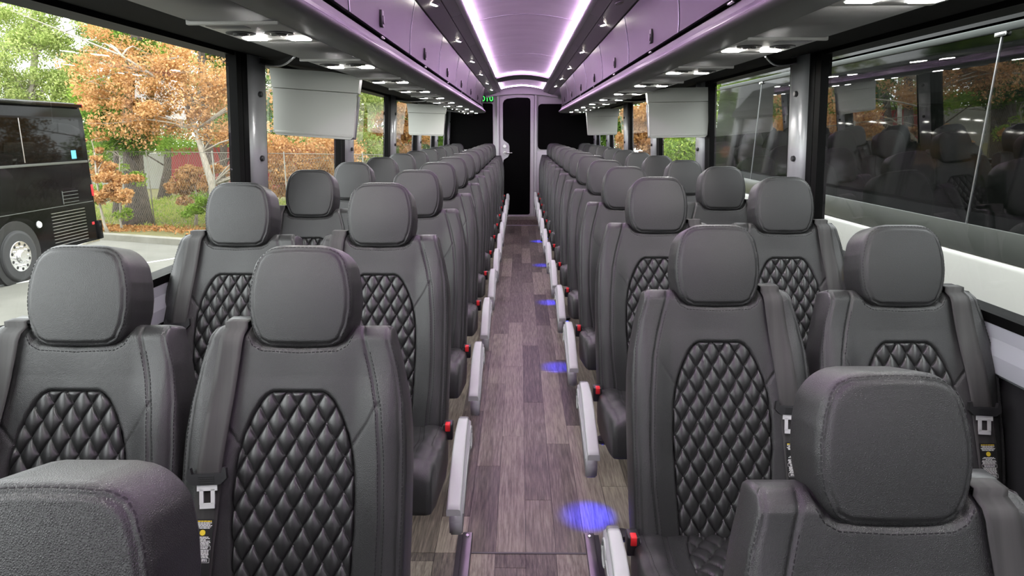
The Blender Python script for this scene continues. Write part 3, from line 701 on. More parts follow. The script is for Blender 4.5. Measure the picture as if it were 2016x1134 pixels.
# --- belt (hangs at local side b: -1 or +1)
def belt_meshes(b):
    def path(q):  # q: s along the backrest -> centre x
        return b * np.interp(q, [.06, .2, .43, .735], [.183, .179, .165, .138])
    qs = np.concatenate([np.linspace(.08, .40, 22), np.linspace(.44, .722, 20)])
    V, F = [], []
    cs = np.array([-1, -.6, 0, .6, 1]) * .0242
    rows = []
    for q in qs:
        x = path(q) + cs; n = back.f(x, np.full(5, q)); n = np.maximum(n, n.mean()) + .004 + (.004 if q > .43 else 0) + .0012 * np.sin(q * 30)
        rows.append(back.world(x, np.full(5, q), n))
    # over the shoulder and back into the guide
    for dn, ds in ((-.006, .733), (-.03, .741), (-.062, .738), (-.085, .72)):
        x = path(.735) + cs; rows.append(back.world(x, np.full(5, ds), np.full(5, dn)))
    n = len(rows); V = np.concatenate(rows)
    for i in range(n - 1):
        for j in range(4): F.append((i * 5 + j, i * 5 + j + 1, i * 5 + j + 6, i * 5 + j + 5))
    me = mesh_np('seat_belt', V, F)
    bm = bmesh.new(); bm.from_mesh(me); bmesh.ops.recalc_face_normals(bm, faces=bm.faces); bmesh.ops.solidify(bm, geom=bm.faces[:], thickness=-0.0016); bm.to_mesh(me); bm.free()
    # frame for the hardware at s=.42
    q = .42; x0 = float(path(q)); nn = float(back.f(np.array([x0]), np.array([q]))[0]) + .014
    o = back.world(np.array(x0), np.array(q), np.array(nn)); lean = b * -0.05
    ex = Vector((1, 0, 0)); es_ = Vector(ES); en_ = Vector(EN)
    mt = Matrix(((ex.x, es_.x, en_.x, o[0]), (ex.y, es_.y, en_.y, o[1]), (ex.z, es_.z, en_.z, o[2]), (0, 0, 0, 1))) @ Matrix.Rotation(lean, 4, 'Z')
    g = MB(); prof = [(-.039, .016), (-.041, -.004), (-.028, -.016), (.028, -.016), (.041, -.004), (.039, .016), (.033, .018), (.030, .006), (-.030, .006), (-.033, .018)]
    g.prism([(a, c) for a, c in prof], -.004, .006, axis='z')
    for k in range(4): g.box(-.016, .016, -.012 + k * .004, -.0105 + k * .004, .005, .0075)
    gm = g.mesh('tongue_grip'); gm.transform(mt)
    t = MB(); t.box(-.0155, -.0075, -.055, -.024, 0, .003); t.box(.0075, .0155, -.055, -.024, 0, .003); t.box(-.0150, .0150, -.063, -.052, 0, .003); t.box(-.0205, .0205, -.028, -.014, 0, .003)
    tm = t.mesh('metal_tongue'); tm.transform(mt)
    # printed warning label on the webbing
    lv, lf, li = [], [], []
    def quad(u0, u1, q0, q1, h, mi):
        i = len(lv)
        for u, q in ((u0, q0), (u1, q0), (u1, q1), (u0, q1)):
            x = float(path(q)) + u; n = float(np.maximum(back.f(path(q) + cs, np.full(5, q)), back.f(path(q) + cs, np.full(5, q)).mean()).max()) + .0062 + h
            lv.append(back.world(np.array(x), np.array(q), np.array(n)))
        lf.append((i, i + 1, i + 2, i + 3)); li.append(mi)
    qa, qb = .335, .225
    for k in range(8): quad(-.0205, .0205, qb + (qa - qb) * k / 8, qb + (qa - qb) * (k + 1) / 8, 0, 0)
    rr = random.Random(3); q = qa - .003
    def line(w_, mi, hh=.0017):
        # a row of word-sized marks, as small print reads at this size
        global_u = -w_
        while global_u < w_ - .001:
            l = min(rr.uniform(.003, .008), w_ - global_u); quad(global_u, global_u + l, q - hh, q, .0006, mi); global_u += l + .0008
    line(.0165, 2, .0022); q -= .0034
    for w_ in (.017, .014, .018, .016, .015): line(w_, 1); q -= .0026
    q -= .0015; 
    for k in range(6):
        a0, a1 = -math.pi / 2 + k * math.pi / 6, -math.pi / 2 + (k + 1) * math.pi / 6
        hw = .0058 * math.cos((a0 + a1) / 2); quad(-hw, hw, q - .0058 + .0058 * math.sin(a0), q - .0058 + .0058 * math.sin(a1), .0006, 2)
    q -= .0135
    for w_ in (.013, .016, .008, .017, .018, .016, .017): line(w_, 1); q -= .0026
    def frame(h_):
        quad(-.019, .019, q - .0005, q, .0006, 1); quad(-.019, .019, q - h_, q - h_ + .0005, .0006, 1); quad(-.019, -.0184, q - h_, q, .0006, 1); quad(.0184, .019, q - h_, q, .0006, 1)
    frame(.0075); q -= .0015; line(.014, 1); q -= .0027; line(.013, 1); q -= .0042
    for w_ in (.016, .017, .016, .017, .015, .017): line(w_, 1); q -= .0026
    frame(.0088); q -= .0018; line(.014, 1); q -= .0026; line(.015, 1); q -= .0026
    lm_ = mesh_np('warning_label', np.array(lv), lf, False, li)
    for m in (M['label'], M['print_white'], M['print_yellow']): lm_.materials.append(m)
    # slotted belt guide on the shoulder
    gd = MB(); c = back.world(np.array(b * .140), np.array(.738), np.array(-.045))
    gd.box(c[0] - .034, c[0] + .034, c[1] - .004, c[1] + .03, c[2] - .010, c[2] + .004, .003)
    gdm = gd.mesh('belt_guide')
    for me_, m in ((me, 'web'), (gm, 'blackplastic'), (tm, 'tongue'), (gdm, 'blackplastic')): me_.materials.append(M[m])
    return me, gm, tm, lm_, gdm
BELT = {-1: belt_meshes(-1), 1: belt_meshes(1)}

# --- armrest on aisle side a (a = +1: aisle lies at +x of the seat)
def arm_meshes(a):
    cx = a * .292
    def loft(sec, name, m):
        mb = MB(); rows = []
        for (y, z, hw0, hw1, th) in sec:
            xs_ = [cx - a * hw0, cx + a * hw1]
            # rounded top cross-section
            lo, hi = min(xs_), max(xs_); r_ = min(.006, th / 2.2)
            rows.append([mb.bm.verts.new((px, y, pz)) for px, pz in ((lo, z - th), (lo, z - r_), (lo + r_ * .3, z - r_ * .3), (lo + r_, z), (hi - r_, z), (hi - r_ * .3, z - r_ * .3), (hi, z - r_), (hi, z - th))])
        n = 8
        for p, q in zip(rows, rows[1:]):
            for k in range(n):
                f = mb.bm.faces.new((p[k], p[(k + 1) % n], q[(k + 1) % n], q[k])); f.smooth = k not in (7,)
        mb.bm.faces.new(rows[0]); mb.bm.faces.new(rows[-1])
        me = mb.mesh(name); me.materials.append(M[m]); return me
    pad_ = loft([(-.006, .544, .0185, .0135, .03), (-.02, .545, .019, .0135, .028), (-.09, .534, .022, .014, .028), (-.17, .511, .0225, .015, .028), (-.27, .474, .0225, .016, .026), (-.345, .445, .0222, .0165, .024), (-.362, .437, .0218, .0165, .02)], 'arm_pad', 'armpad')
    capm = loft([(.034, .500, .015, .0115, .02), (.030, .522, .017, .0125, .03), (.016, .539, .0185, .0135, .034), (-.006, .543, .0185, .0135, .034)], 'hinge_cap', 'hingegrey')
    body = MB()
    prof = [(.03, .50), (.02, .528), (-.02, .530), (-.17, .495), (-.355, .428), (-.372, .405), (-.362, .362), (-.335, .345), (-.25, .375), (-.10, .425), (.0, .44), (.03, .46)]
    x0, x1 = sorted((cx - a * .014, cx + a * .0195)); body.prism(prof, x0, x1, axis='x')
    bmm = body.mesh('arm_body')
    bm = bmesh.new(); bm.from_mesh(bmm); bmesh.ops.bevel(bm, geom=bm.edges[:], offset=.004, segments=2, affect='EDGES'); 
    for f in bm.faces: f.smooth = True
    bm.to_mesh(bmm); bm.free(); bmm.materials.append(M['armgrey'])
    ring = MB(); c = Vector((cx + a * .0205, -.02, .485))
    ring.tube([c + Vector((0, .034 * math.cos(t), .034 * math.sin(t))) for t in [2 * math.pi * k / 24 for k in range(25)]], .0035, 6)
    ring.tube([(c.x, -.055, .488), (c.x - a * .001, -.17, .468), (c.x - a * .001, -.335, .408)], .003, 6)
    rm = ring.mesh('hinge_ring'); rm.materials.append(M['armpad'])
    bk = MB(); bx = a * .240
    bk.box(bx - .015, bx + .015, -.012, .03, .47, .523, .004); bkm = bk.mesh('buckle'); bkm.materials.append(M['blackplastic'])
    rb = MB(); rb.box(bx - .0078, bx + .0078, -.0150, -.006, .500, .5240, .002); rb.box(bx - .0078, bx + .0078, -.0135, .006, .517, .5260, .002)
    rbm = rb.mesh('release_button'); rbm.materials.append(M['red'])
    bs = MB(); bs.box(bx - a * .019 - .001, bx - a * .019 + .001, -.006, .022, .45, .505); bsm = bs.mesh('buckle_stalk'); bsm.materials.append(M['steel'])
    return pad_, bmm, rm, bkm, rbm, bsm, capm
ARM = {-1: arm_meshes(-1), 1: arm_meshes(1)}
lg = MB(); lg.box(-.035, .035, -.22, -.02, 0.015, .43, .006); lg.box(-.055, .055, -.30, .10, 0.0, .018, .004); me_leg = lg.mesh('leg'); me_leg.materials.append(M['shell'])
tray = MB(); tray.box(-.20, .20, -.33, .10, .415, .445, .008); me_tray = tray.mesh('seat_frame'); me_tray.materials.append(M['shell'])
hp = MB(); 
hp.cyl((0, .285, 1.02), (0, .30, 1.09), .006, .006, 10)
me_hp = hp.mesh('headrest_post'); me_hp.materials.append(M['chrome'])

def make_seat(b, aisle):
    """b: side the belt hangs; aisle: +1/-1 side of the aisle, or 0 for a window seat"""
    t = thing('coach_seat', '', 'seat')
    put('backrest', me_back, None, t); put('quilted_panel', me_pan, None, t)
    h = put('headrest', me_head, None, t); [put('headrest_post', me_hp, None, h, (sx * .045, 0, 0)) for sx in (-1, 1)]
    put('seat_cushion', me_cush, None, t); put('cushion_panel', me_cpan, None, t)
    stuff(put('stitching', me_st, None, t))
    put('leg', me_leg, None, t); put('seat_frame', me_tray, None, t)
    bm_, gm, tm, lm_, gdm = BELT[b]
    be = put('seat_belt', bm_, None, t); put('tongue_grip', gm, None, be); put('metal_tongue', tm, None, be); put('warning_label', lm_, None, be); put('belt_guide', gdm, None, be)
    if aisle:
        p, bd, rg, bk, rb, bs, cpm = ARM[aisle]
        ar = put('armrest', bd, None, t); put('arm_pad', p, None, ar); put('hinge_ring', rg, None, ar); put('hinge_cap', cpm, None, ar)
        bu = put('buckle', bk, None, t); put('release_button', rb, None, bu); put('buckle_stalk', bs, None, bu)
    return t
SEATX, SEATW = 0.494, 0.970
rows = {}
Lr = [(0, 0.315, -0.171), (1, 1.14, -0.072)] + [(k, 2.0 + 0.8 * (k - 2), 0.0) for k in range(2, 13)]
Rr = [(1, 0.635, -0.170), (2, 1.51, -0.075)] + [(k, 2.32 + 0.8 * (k - 3), 0.0) for k in range(3, 14)]
for s, rr_, side in ((-1, Lr, 'left'), (1, Rr, 'right')):
    protoA = protoW = None
    for i, (k, y, z) in enumerate(rr_):
        skip = () if i < 4 else ('warning_label',)
        if protoA is None: A = protoA = make_seat(s, -s); Wn = protoW = make_seat(s, 0)
        else: A = copy_tree(protoA, None, skip); Wn = copy_tree(protoW, None, skip)
        A.location = (s * SEATX + (0.010 if (s > 0 and i == 0) else 0), y, z); Wn.location = (s * SEATW + (0.010 if (s > 0 and i == 1) else 0), y, z)
        A['label'] = 'black quilted leather aisle seat with silver armrest, %s row from the front, %s block' % (ORD[i], side)
        Wn['label'] = 'black quilted leather window seat, %s row from the front, %s block' % (ORD[i], side)
        A['group'] = 'coach seats in the %s block' % side; Wn['group'] = A['group']
tg = MB(); tg.box(1.180, 1.1835, 2.46, 2.53, 0.885, 0.932); tag(tg.build('window_tag', M['yellowtag']), 'small yellow and white tag on the right window sill', 'tag')

# ================================================================== OUTSIDE
GZ = -1.43
ground = struct(MB().box(-60, 60, -30, 90, GZ - 0.2, GZ).build('ground', M['asphalt']))
# neighbouring white bus on the right
nb = thing('parked_bus', 'white bus with dark side windows parked alongside the right windows', 'bus', (2.25, 2.0, GZ))
nz = lambda z: z - GZ
MB().box(0.0, 2.5, -7, 6.3, nz(-0.9), nz(0.82), 0.03).build('bus_body', M['buswhite'], nb)
MB().box(0.01, 2.49, -6.98, 6.27, nz(0.82), nz(0.965), 0.004).build('grey_band', M['busgrey'], nb)
g = MB(); g.prism([(0.012, nz(0.965)), (0.05, nz(1.90)), (2.45, nz(1.90)), (2.488, nz(0.965))], -6.95, 6.25); g.build('side_glass', M['busglass'], nb)
MB().box(0.04, 0.075, -6.95, 6.25, nz(1.89), nz(1.93), 0.008).build('cant_rail', M['cant'], nb)
MB().prism([(0.055, nz(1.945)), (0.09, nz(2.12)), (0.30, nz(2.3)), (2.2, nz(2.3)), (2.44, nz(1.945))], -6.95, 6.25).build('roof', M['busglass'], nb)
for y in (-1.9, 1.5, 4.85):
    j = MB(); j.prism([(0.006, nz(0.965)), (0.044, nz(1.885)), (0.052, nz(1.885)), (0.014, nz(0.965))], y - 0.004, y + 0.004); j.build('glass_joint', M['steel'], nb)
    MB().box(0.034, 0.05, y - 0.04, y + 0.04, nz(1.87), nz(1.89), 0.003).build('joint_clip', M['chrome'], nb)
for y in (-4.2, 3.6):
    MB().cyl((0.02, y, 0.5), (0.32, y, 0.5), 0.5, 0.5, 32).build('wheel', M['tyre'], nb)

# black bus on the left
BX = -9.85; BYE = 15.65
bb = thing('parked_bus', 'black bus with dark windows and chrome wheel parked beyond the left windows', 'bus', (BX, BYE, GZ)); bb.rotation_euler = (0, 0, R(2.0))
H = 3.48
body = MB(); body.prism([(0.0, 0.42), (0.0, 1.25), (-0.012, H - 0.32), (-0.06, H - 0.08), (-0.16, H), (-2.4, H), (-2.54, H - 0.2), (-2.54, 0.42)], -11.5, 0.0)
body.build('bus_body', M['busblack'], bb)
MB().box(-0.004, 0.004, -11.3, -0.20, H - 1.22, H - 0.36).build('side_glass', M['busglass'], bb)
for y in (-2.15, -4.4, -6.7): MB().box(-0.002, 0.010, y - 0.012, y + 0.012, H - 1.22, H - 0.36).build('glass_joint', M['steel'], bb)
MB().box(-0.01, 0.014, -11.3, -0.06, H - 1.30, H - 1.25, 0.004).build('belt_moulding', M['busgrey'], bb)
MB().box(-0.004, 0.008, -11.3, -0.05, 1.30, 1.315).build('panel_gap', M['busgrey'], bb)
MB().box(-0.02, 0.03, -11.3, -0.02, H - 0.10, H - 0.03, 0.01).build('gutter', M['busblack'], bb)
MB().box(-0.01, 0.012, -2.05, -0.0, 0.36, 0.42, 0.004).build('chrome_skirt', M['chrome'], bb)
gr = MB()
for k in range(11): gr.box(0.0, 0.014, -1.60, -0.42, 0.50 + k * 0.068, 0.512 + k * 0.068)
gr.build('vent_grille', M['steel'], bb)
g2 = MB()
for k in range(4): g2.box(0.0, 0.012, -1.12, -0.58, 1.36 + k * 0.075, 1.372 + k * 0.075)
g2.box(0.0, 0.012, -1.14, -1.12, 1.34, 1.62); g2.build('upper_vent', M['busgrey'], bb)
MB().box(-0.02, 0.02, -0.10, 0.01, H - 0.10, H - 0.02, 0.005).build('marker_lamp', M['redlens'], bb)
MB().box(-0.04, 0.016, -0.055, 0.012, 1.42, 1.68, 0.005).build('tail_lamp', M['redlens'], bb)
MB().box(0, 0.012, -0.20, -0.12, 0.78, 0.84).build('side_reflector', M['redlens'], bb)
MB().box(0.003, 0.009, -0.62, -0.45, H - 1.20, H - 1.02).build('sticker', M['sticker'], bb)
MB().box(-0.05, 0.05, -0.02, 0.12, 0.42, 0.85, 0.02).build('rear_bumper', M['busblack'], bb)
MB().cyl((0, -2.02, 1.02), (0.03, -2.02, 1.02), 0.075, 0.06, 18).build('cap', M['print_white'], bb)
wa = MB()
wa.cyl((-0.05, -2.75, 0.52), (0.012, -2.75, 0.52), 0.66, 0.66, 40); wa.build('wheel_arch', M['dark'], bb)
ty = MB(); ty.cyl((-0.2, -2.75, 0.50), (0.03, -2.75, 0.50), 0.50, 0.50, 40); ty.cyl((0.03, -2.75, 0.50), (0.05, -2.75, 0.50), 0.50, 0.44, 40)
wh = ty.build('wheel', M['tyre'], bb)
rim = MB(); rim.cyl((0.045, -2.75, 0.50), (0.056, -2.75, 0.50), 0.30, 0.29, 36); rim.cyl((0.055, -2.75, 0.50), (0.11, -2.75, 0.50), 0.14, 0.10, 24)
for k in range(10):
    a = 2 * math.pi * k / 10; rim.cyl((0.055, -2.75 + 0.19 * math.cos(a), 0.5 + 0.19 * math.sin(a)), (0.085, -2.75 + 0.19 * math.cos(a), 0.5 + 0.19 * math.sin(a)), 0.018, 0.015, 8)
rim.build('rim', M['chrome'], wh)
ho = MB()
for k in range(10):
    a = 2 * math.pi * (k + .5) / 10; ho.cyl((0.052, -2.75 + 0.245 * math.cos(a), 0.5 + 0.245 * math.sin(a)), (0.059, -2.75 + 0.245 * math.cos(a), 0.5 + 0.245 * math.sin(a)), 0.03, 0.03, 10)
ho.build('hand_hole', M['dark'], wh)
MB().cyl((-0.2, -7.9, 0.50), (0.04, -7.9, 0.50), 0.50, 0.50, 32).build('wheel', M['tyre'], bb)

# kerb, verge, parking line
kd = Vector((2.65, -0.95, 0)).normalized(); kn = Vector((-kd.y, kd.x, 0)) * 1.0
if kn.y < 0: kn = -kn
K0 = Vector((-11.3, 18.3, 0))
def strip(p0, d, n, l0, l1, w0, w1, z0, z1, name, m):
    b = MB(); q = [p0 + d * l0 + n * w0, p0 + d * l1 + n * w0, p0 + d * l1 + n * w1, p0 + d * l0 + n * w1]
    A = [b.bm.verts.new((v.x, v.y, z0)) for v in q]; B = [b.bm.verts.new((v.x, v.y, z1)) for v in q]
    for i in range(4): b.bm.faces.new((A[i], A[(i + 1) % 4], B[(i + 1) % 4], B[i]))
    b.bm.faces.new(A[::-1]); b.bm.faces.new(B); return b.build(name, m)
struct(strip(K0, kd, kn, -30, 25, -0.15, 0.12, GZ, GZ + 0.16, 'kerb', M['kerb']))
struct(strip(K0, kd, kn, -30, 25, 0.12, 40, GZ, GZ + 0.13, 'lawn', M['soil']))
pl = strip(Vector((-8.6, 14.6, 0)), Vector((0.55, 0.83, 0)).normalized(), Vector((0.83, -0.55, 0)).normalized(), -9, 1.2, 0, 0.10, GZ + 0.002, GZ + 0.006, 'parking_line', M['paint']); tag(pl, 'white painted parking line on the asphalt beyond the left windows', 'road marking')

def leaf_mesh(name, blobs, size, seed, droop=0.0, aspect=0.55):
    """blobs: (centre, radii, count) ellipsoids of loose leaves"""
    g = np.random.default_rng(seed); P_, = [[]]
    for c, r, n in blobs:
        d = g.normal(size=(n, 3)); d /= np.linalg.norm(d, axis=1)[:, None]; rad = g.uniform(0.25, 1, n) ** 0.6
        P_.append(np.array(c) + d * rad[:, None] * np.array(r))
    P_ = np.concatenate(P_); n = len(P_)
    u = g.normal(size=(n, 3)); u[:, 2] -= droop; u /= np.linalg.norm(u, axis=1)[:, None]
    t = g.normal(size=(n, 3)); v = np.cross(u, t); v /= np.linalg.norm(v, axis=1)[:, None]; w_ = np.cross(u, v)
    s_ = size * g.uniform(0.6, 1.3, n)[:, None]
    a = P_ - u * s_ * .5; b = P_ + v * s_ * aspect * .5 + w_ * s_ * .08; c_ = P_ + u * s_ * .5; d_ = P_ - v * s_ * aspect * .5 + w_ * s_ * .08
    V = np.stack([a, b, c_, d_], 1).reshape(-1, 3); F = np.arange(4 * n).reshape(-1, 4)
    return mesh_np(name, V, F, False)
def clumps(c, r, k, n, rad, seed):
    """k small clumps scattered in an ellipsoid"""
    g = np.random.default_rng(seed); out = []
    for _ in range(k):
        d = g.normal(size=3); d /= np.linalg.norm(d); q = np.array(c) + d * np.array(r) * g.uniform(.15, 1) ** .5
        rr = rad * g.uniform(.6, 1.3); out.append((q, (rr, rr, rr * .65), n))
    return out
def tree(label, base, trunk, r0, r1, bark, blobs, leaf, lsize, seed, name='tree', nbr=14, group='trees beyond the left windows', brr=.035, droop=0.0):
    t = thing(name, label, 'tree', base, 0, group); g = random.Random(seed)
    pts = [Vector(p) for p in trunk]
    n = len(pts); b = MB(); b.tube(pts, [r0 + (r1 - r0) * (i / (n - 1)) ** .55 if i else r0 * 1.25 for i in range(n)], 10); b.build('trunk', bark, t)
    br = MB(); loc = []
    for c, r, k in blobs: loc.append(Vector(c))
    for i in range(min(nbr, len(loc))):
        tgt = loc[i * len(loc) // nbr] if nbr else None
        lowi = [p for p in pts if p.z < tgt.z + .2] or pts[:1]
        st = min(lowi[max(0, len(lowi) // 3):], key=lambda p: (p - tgt).length)
        mid = st.lerp(tgt, .5) + Vector((g.uniform(-.2, .2), g.uniform(-.2, .2), g.uniform(0, .3)))
        br.tube([st, st.lerp(mid, .5) + Vector((0, 0, .05)), mid, mid.lerp(tgt, .6), tgt], [brr, brr * .8, brr * .6, brr * .4, brr * .15], 5)
        for q in range(3):
            e = mid.lerp(tgt, g.uniform(.2, .9)); br.tube([e, e + Vector((g.uniform(-.6, .6), g.uniform(-.6, .6), g.uniform(-.2, .5)))], [brr * .3, brr * .08], 4)
    if nbr: br.build('branches', bark, t)
    stuff(put('foliage', leaf_mesh('foliage', blobs, lsize, seed, droop), leaf, t))
    return t
def at(px, py, D):
    """design helper: pixel of the photograph and distance -> point in the scene"""
    cx, cy, f = 1008, 567, 1340; th = R(12.9); yw = 0.0113
    vx, vy, vz = (px - cx) / f, 1.0, -(py - cy) / f
    y_, z_ = vy * math.cos(th) + vz * math.sin(th), -vy * math.sin(th) + vz * math.cos(th)
    x2 = vx * math.cos(yw) - y_ * math.sin(yw); y2 = vx * math.sin(yw) + y_ * math.cos(yw)
    return Vector((cam.location.x + x2 * D, cam.location.y + y2 * D, cam.location.z + z_ * D))
def rel(base, pts): return [tuple(Vector(p) - Vector(base)) for p in pts]
def g0(px, D):  # ground point
    p = at(px, 450, D); return Vector((p.x, p.y, GZ + 0.1))
def mk(label, gpx, D, trunkpx, r0, r1, bark, clust, leaf, lsize, seed, per=420, rad=.45, nbr=14, **kw):
    base = g0(gpx, D); pts = [Vector((0, 0, -0.05))] + rel(base, [at(x, y, D + dd) for x, y, dd in trunkpx]); bl = []
    for i, (x, y, dd, rx, rz, k) in enumerate(clust):
        c = at(x, y, D + dd) - base; sx = rx * (D + dd) / 1340; sz = rz * (D + dd) / 1340
        bl += clumps(tuple(c), (sx, max(sx * .7, .4), sz), k, per, rad, seed * 31 + i)
    return tree(label, tuple(base), [tuple(p) for p in pts], r0, r1, bark, bl, leaf, lsize, seed, nbr=nbr, **kw)
mk('pale-trunked oak leaning left with copper autumn leaves behind the chain-link fence', 425, 19.5, [(418, 365, 0), (398, 300, 0), (385, 255, 0), (368, 215, 0), (320, 160, -.5), (240, 110, -1), (120, 60, -1.5), (20, 20, -2)], .15, .008, M['palebark'],
   [(400, 140, 0, 80, 60, 18), (300, 130, 0, 110, 60, 26), (240, 190, 0, 110, 40, 22), (330, 215, 0, 100, 45, 22), (420, 220, 0, 60, 60, 14), (180, 100, 0, 70, 45, 9), (290, 245, 0, 90, 25, 10), (600, 200, 0, 80, 90, 22), (560, 290, -1, 60, 50, 16), (640, 300, -1, 60, 40, 12)], M['oakleaf'], .088, 11, per=225, rad=.48, nbr=60, brr=.03)
mk('thick dark-barked conifer trunk leaning beside the chain-link fence', 272, 20.6, [(272, 400, 0), (264, 350, 0), (262, 300, 0), (262, 240, 0), (266, 150, 0), (270, 40, 0)], .40, .22, M['bark'],
   [(265, 240, -.6, 45, 40, 12), (255, 275, -.8, 40, 25, 10), (300, 190, -.3, 60, 50, 14), (230, 200, 0, 60, 40, 12), (270, 60, 0, 80, 60, 20), (190, 240, 0, 40, 30, 8)], M['conifer'], .10, 12, per=420, rad=.40, nbr=18)
mk('bright green maple crown above the rear corner of the black bus', 232, 22.0, [(232, 380, 0), (228, 300, 0), (226, 200, 0), (222, 120, 0)], .14, .05, M['bark'],
   [(225, 190, 0, 60, 35, 20), (200, 210, 0, 45, 25, 10), (300, 110, 1, 40, 30, 8), (255, 150, 0, 40, 30, 8)], M['greenleaf'], .13, 13, per=260, rad=.42, nbr=10)
mk('tall pale green tree filling the sky behind the black bus', 60, 27, [(60, 350, 0), (60, 200, 0), (70, 100, 0), (60, -20, 0)], .3, .08, M['palebark'],
   [(60, 130, 0, 120, 70, 46), (20, 60, 0, 90, 60, 20), (150, 60, 0, 90, 60, 26), (-120, 100, 0, 120, 90, 30), (140, 160, 0, 70, 50, 22), (60, -20, 0, 140, 50, 20), (190, 20, 0, 70, 50, 14), (30, 190, 0, 70, 40, 16), (130, 215, 0, 60, 30, 12)], M['paleleaf'], .10, 14, per=420, rad=.62, nbr=30)
mk('dark green conifer standing to the right of the copper oak', 440, 26, [(440, 330, 0), (440, 200, 0), (440, 60, 0), (440, -60, 0)], .22, .06, M['bark'],
   [(440, 180, 0, 45, 60, 20), (440, 80, 0, 60, 60, 20), (460, 250, 0, 40, 40, 10), (380, 60, 0, 60, 50, 16), (440, 0, 0, 70, 40, 14), (520, 180, 0, 60, 90, 22)], M['conifer'], .11, 15, per=380, rad=.55, nbr=14)
mk('dark bare trunk standing behind the pale oak trunk', 414, 24, [(414, 340, 0), (410, 280, 0), (404, 220, 0), (398, 130, 0), (392, 40, 0)], .20, .12, M['bark'],
   [(400, 60, 0, 50, 40, 10), (350, 30, 0, 70, 40, 10)], M['greenleaf'], .10, 16, per=260, rad=.45, nbr=8)
mk('copper-leaved sapling clump by the rear corner of the black bus', 212, 18.8, [(205, 440, 0), (196, 400, 0), (190, 350, 0), (186, 300, 0)], .05, .02, M['palebark'],
   [(205, 370, -.2, 28, 30, 9), (230, 375, -.2, 30, 25, 9), (190, 330, 0, 28, 24, 6), (180, 270, 0, 30, 40, 5), (230, 350, 0, 40, 20, 5)], M['oakleaf'], .10, 17, per=120, rad=.20, nbr=10, brr=.015)
mk('green sapling thicket between the black bus and the conifer trunk', 240, 19.4, [(238, 440, 0), (236, 400, 0), (234, 350, 0), (236, 310, 0)], .04, .015, M['palebark'],
   [(235, 410, 0, 25, 30, 5), (215, 330, 0, 40, 40, 7), (250, 340, 0, 30, 30, 5), (190, 400, 0, 30, 40, 4)], M['greenleaf'], .08, 18, per=110, rad=.22, nbr=12, brr=.014)
mk('low copper oak shrub in front of the red slatted fence', 385, 20.0, [(388, 400, 0), (385, 370, 0), (380, 345, 0)], .05, .02, M['palebark'],
   [(370, 375, 0, 38, 25, 16), (390, 350, 0, 30, 24, 10), (360, 350, 0, 24, 16, 5), (440, 330, 1, 30, 20, 5), (540, 350, 0, 50, 50, 20), (620, 350, 0, 50, 50, 16)], M['oakleaf'], .115, 19, per=150, rad=.22, nbr=12, brr=.015)
mk('low green shrub at the foot of the pale oak trunk', 410, 19.2, [(410, 420, 0), (410, 400, 0)], .04, .02, M['palebark'],
   [(400, 400, 0, 26, 22, 6), (385, 420, 0, 18, 16, 4), (440, 400, 0, 24, 24, 5), (430, 440, 0, 30, 16, 4)], M['hedgeleaf'], .08, 20, per=160, rad=.22, nbr=6, brr=.012)
mk('mixed green and grey tree seen beyond the second left window', 690, 24, [(690, 330, 0), (690, 250, 0), (692, 180, 0), (690, 80, 0)], .22, .1, M['palebark'],
   [(690, 230, 0, 60, 40, 16), (720, 180, 0, 50, 50, 14), (650, 280, 0, 40, 40, 10), (740, 290, 0, 30, 40, 10), (690, 100, 0, 90, 60, 16)], M['paleleaf'], .10, 21, per=260, rad=.5, nbr=16)
mk('copper oak beyond the third left window', 745, 27, [(745, 320, 0), (748, 240, 0), (752, 180, 0)], .16, .05, M['palebark'],
   [(735, 240, 0, 30, 40, 14), (725, 280, 0, 30, 30, 10), (790, 240, 0, 30, 50, 18), (820, 290, 0, 25, 30, 8), (650, 320, 0, 60, 30, 14)], M['oakleaf'], .13, 22, per=200, rad=.38, nbr=20)
mk('dark green conifer beyond the rear left windows', 800, 34, [(800, 300, 0), (800, 200, 0), (800, 100, 0)], .2, .08, M['bark'],
   [(790, 220, 0, 40, 50, 16), (830, 260, 0, 40, 40, 16), (860, 270, 0, 30, 30, 10), (700, 210, 2, 60, 60, 14)], M['conifer'], .12, 23, per=320, rad=.6, nbr=8)
mk('tall yellow-green tree behind the copper oak, left of the far house', 330, 29, [(330, 330, 0), (330, 220, 0), (335, 120, 0), (330, 0, 0)], .24, .06, M['bark'],
   [(300, 200, 0, 110, 70, 40), (380, 130, 0, 90, 70, 24), (250, 90, 0, 90, 50, 18), (180, 230, 0, 60, 60, 22), (330, 20, 0, 120, 40, 14), (480, 230, 0, 50, 50, 10)], M['paleleaf'], .11, 31, per=300, rad=.60, nbr=24)
mk('low yellow-green understory behind the chain-link fence', 180, 26, [(180, 390, 0), (180, 330, 0)], .06, .03, M['bark'],
   [(120, 280, 0, 60, 40, 16), (190, 300, 0, 40, 30, 10), (230, 265, 0, 40, 24, 8), (320, 285, 0, 50, 18, 8)], M['hedgeleaf'], .10, 32, per=260, rad=.45, nbr=8, brr=.02)
for i, (px, D_, lbl, lf) in enumerate(((660, 33, 'tall pale green tree high above the second left window', 'paleleaf'), (780, 40, 'tall green tree rising above the rear left windows', 'greenleaf'), (880, 52, 'farthest tall green tree beyond the rear left windows', 'greenleaf'))):
    mk(lbl, px, D_, [(px, 320, 0), (px, 220, 0), (px, 120, 0), (px, 0, 0)], .25, .07, M['bark'], [(px, 180, 0, 60, 70, 24), (px - 20, 80, 0, 70, 60, 22), (px + 10, -30, 0, 70, 60, 20), (px + 10, 270, 0, 50, 30, 12)], M[lf], .13, 60 + i, per=260, rad=.75, nbr=14)
GR = 'trees beyond the rear right windows'
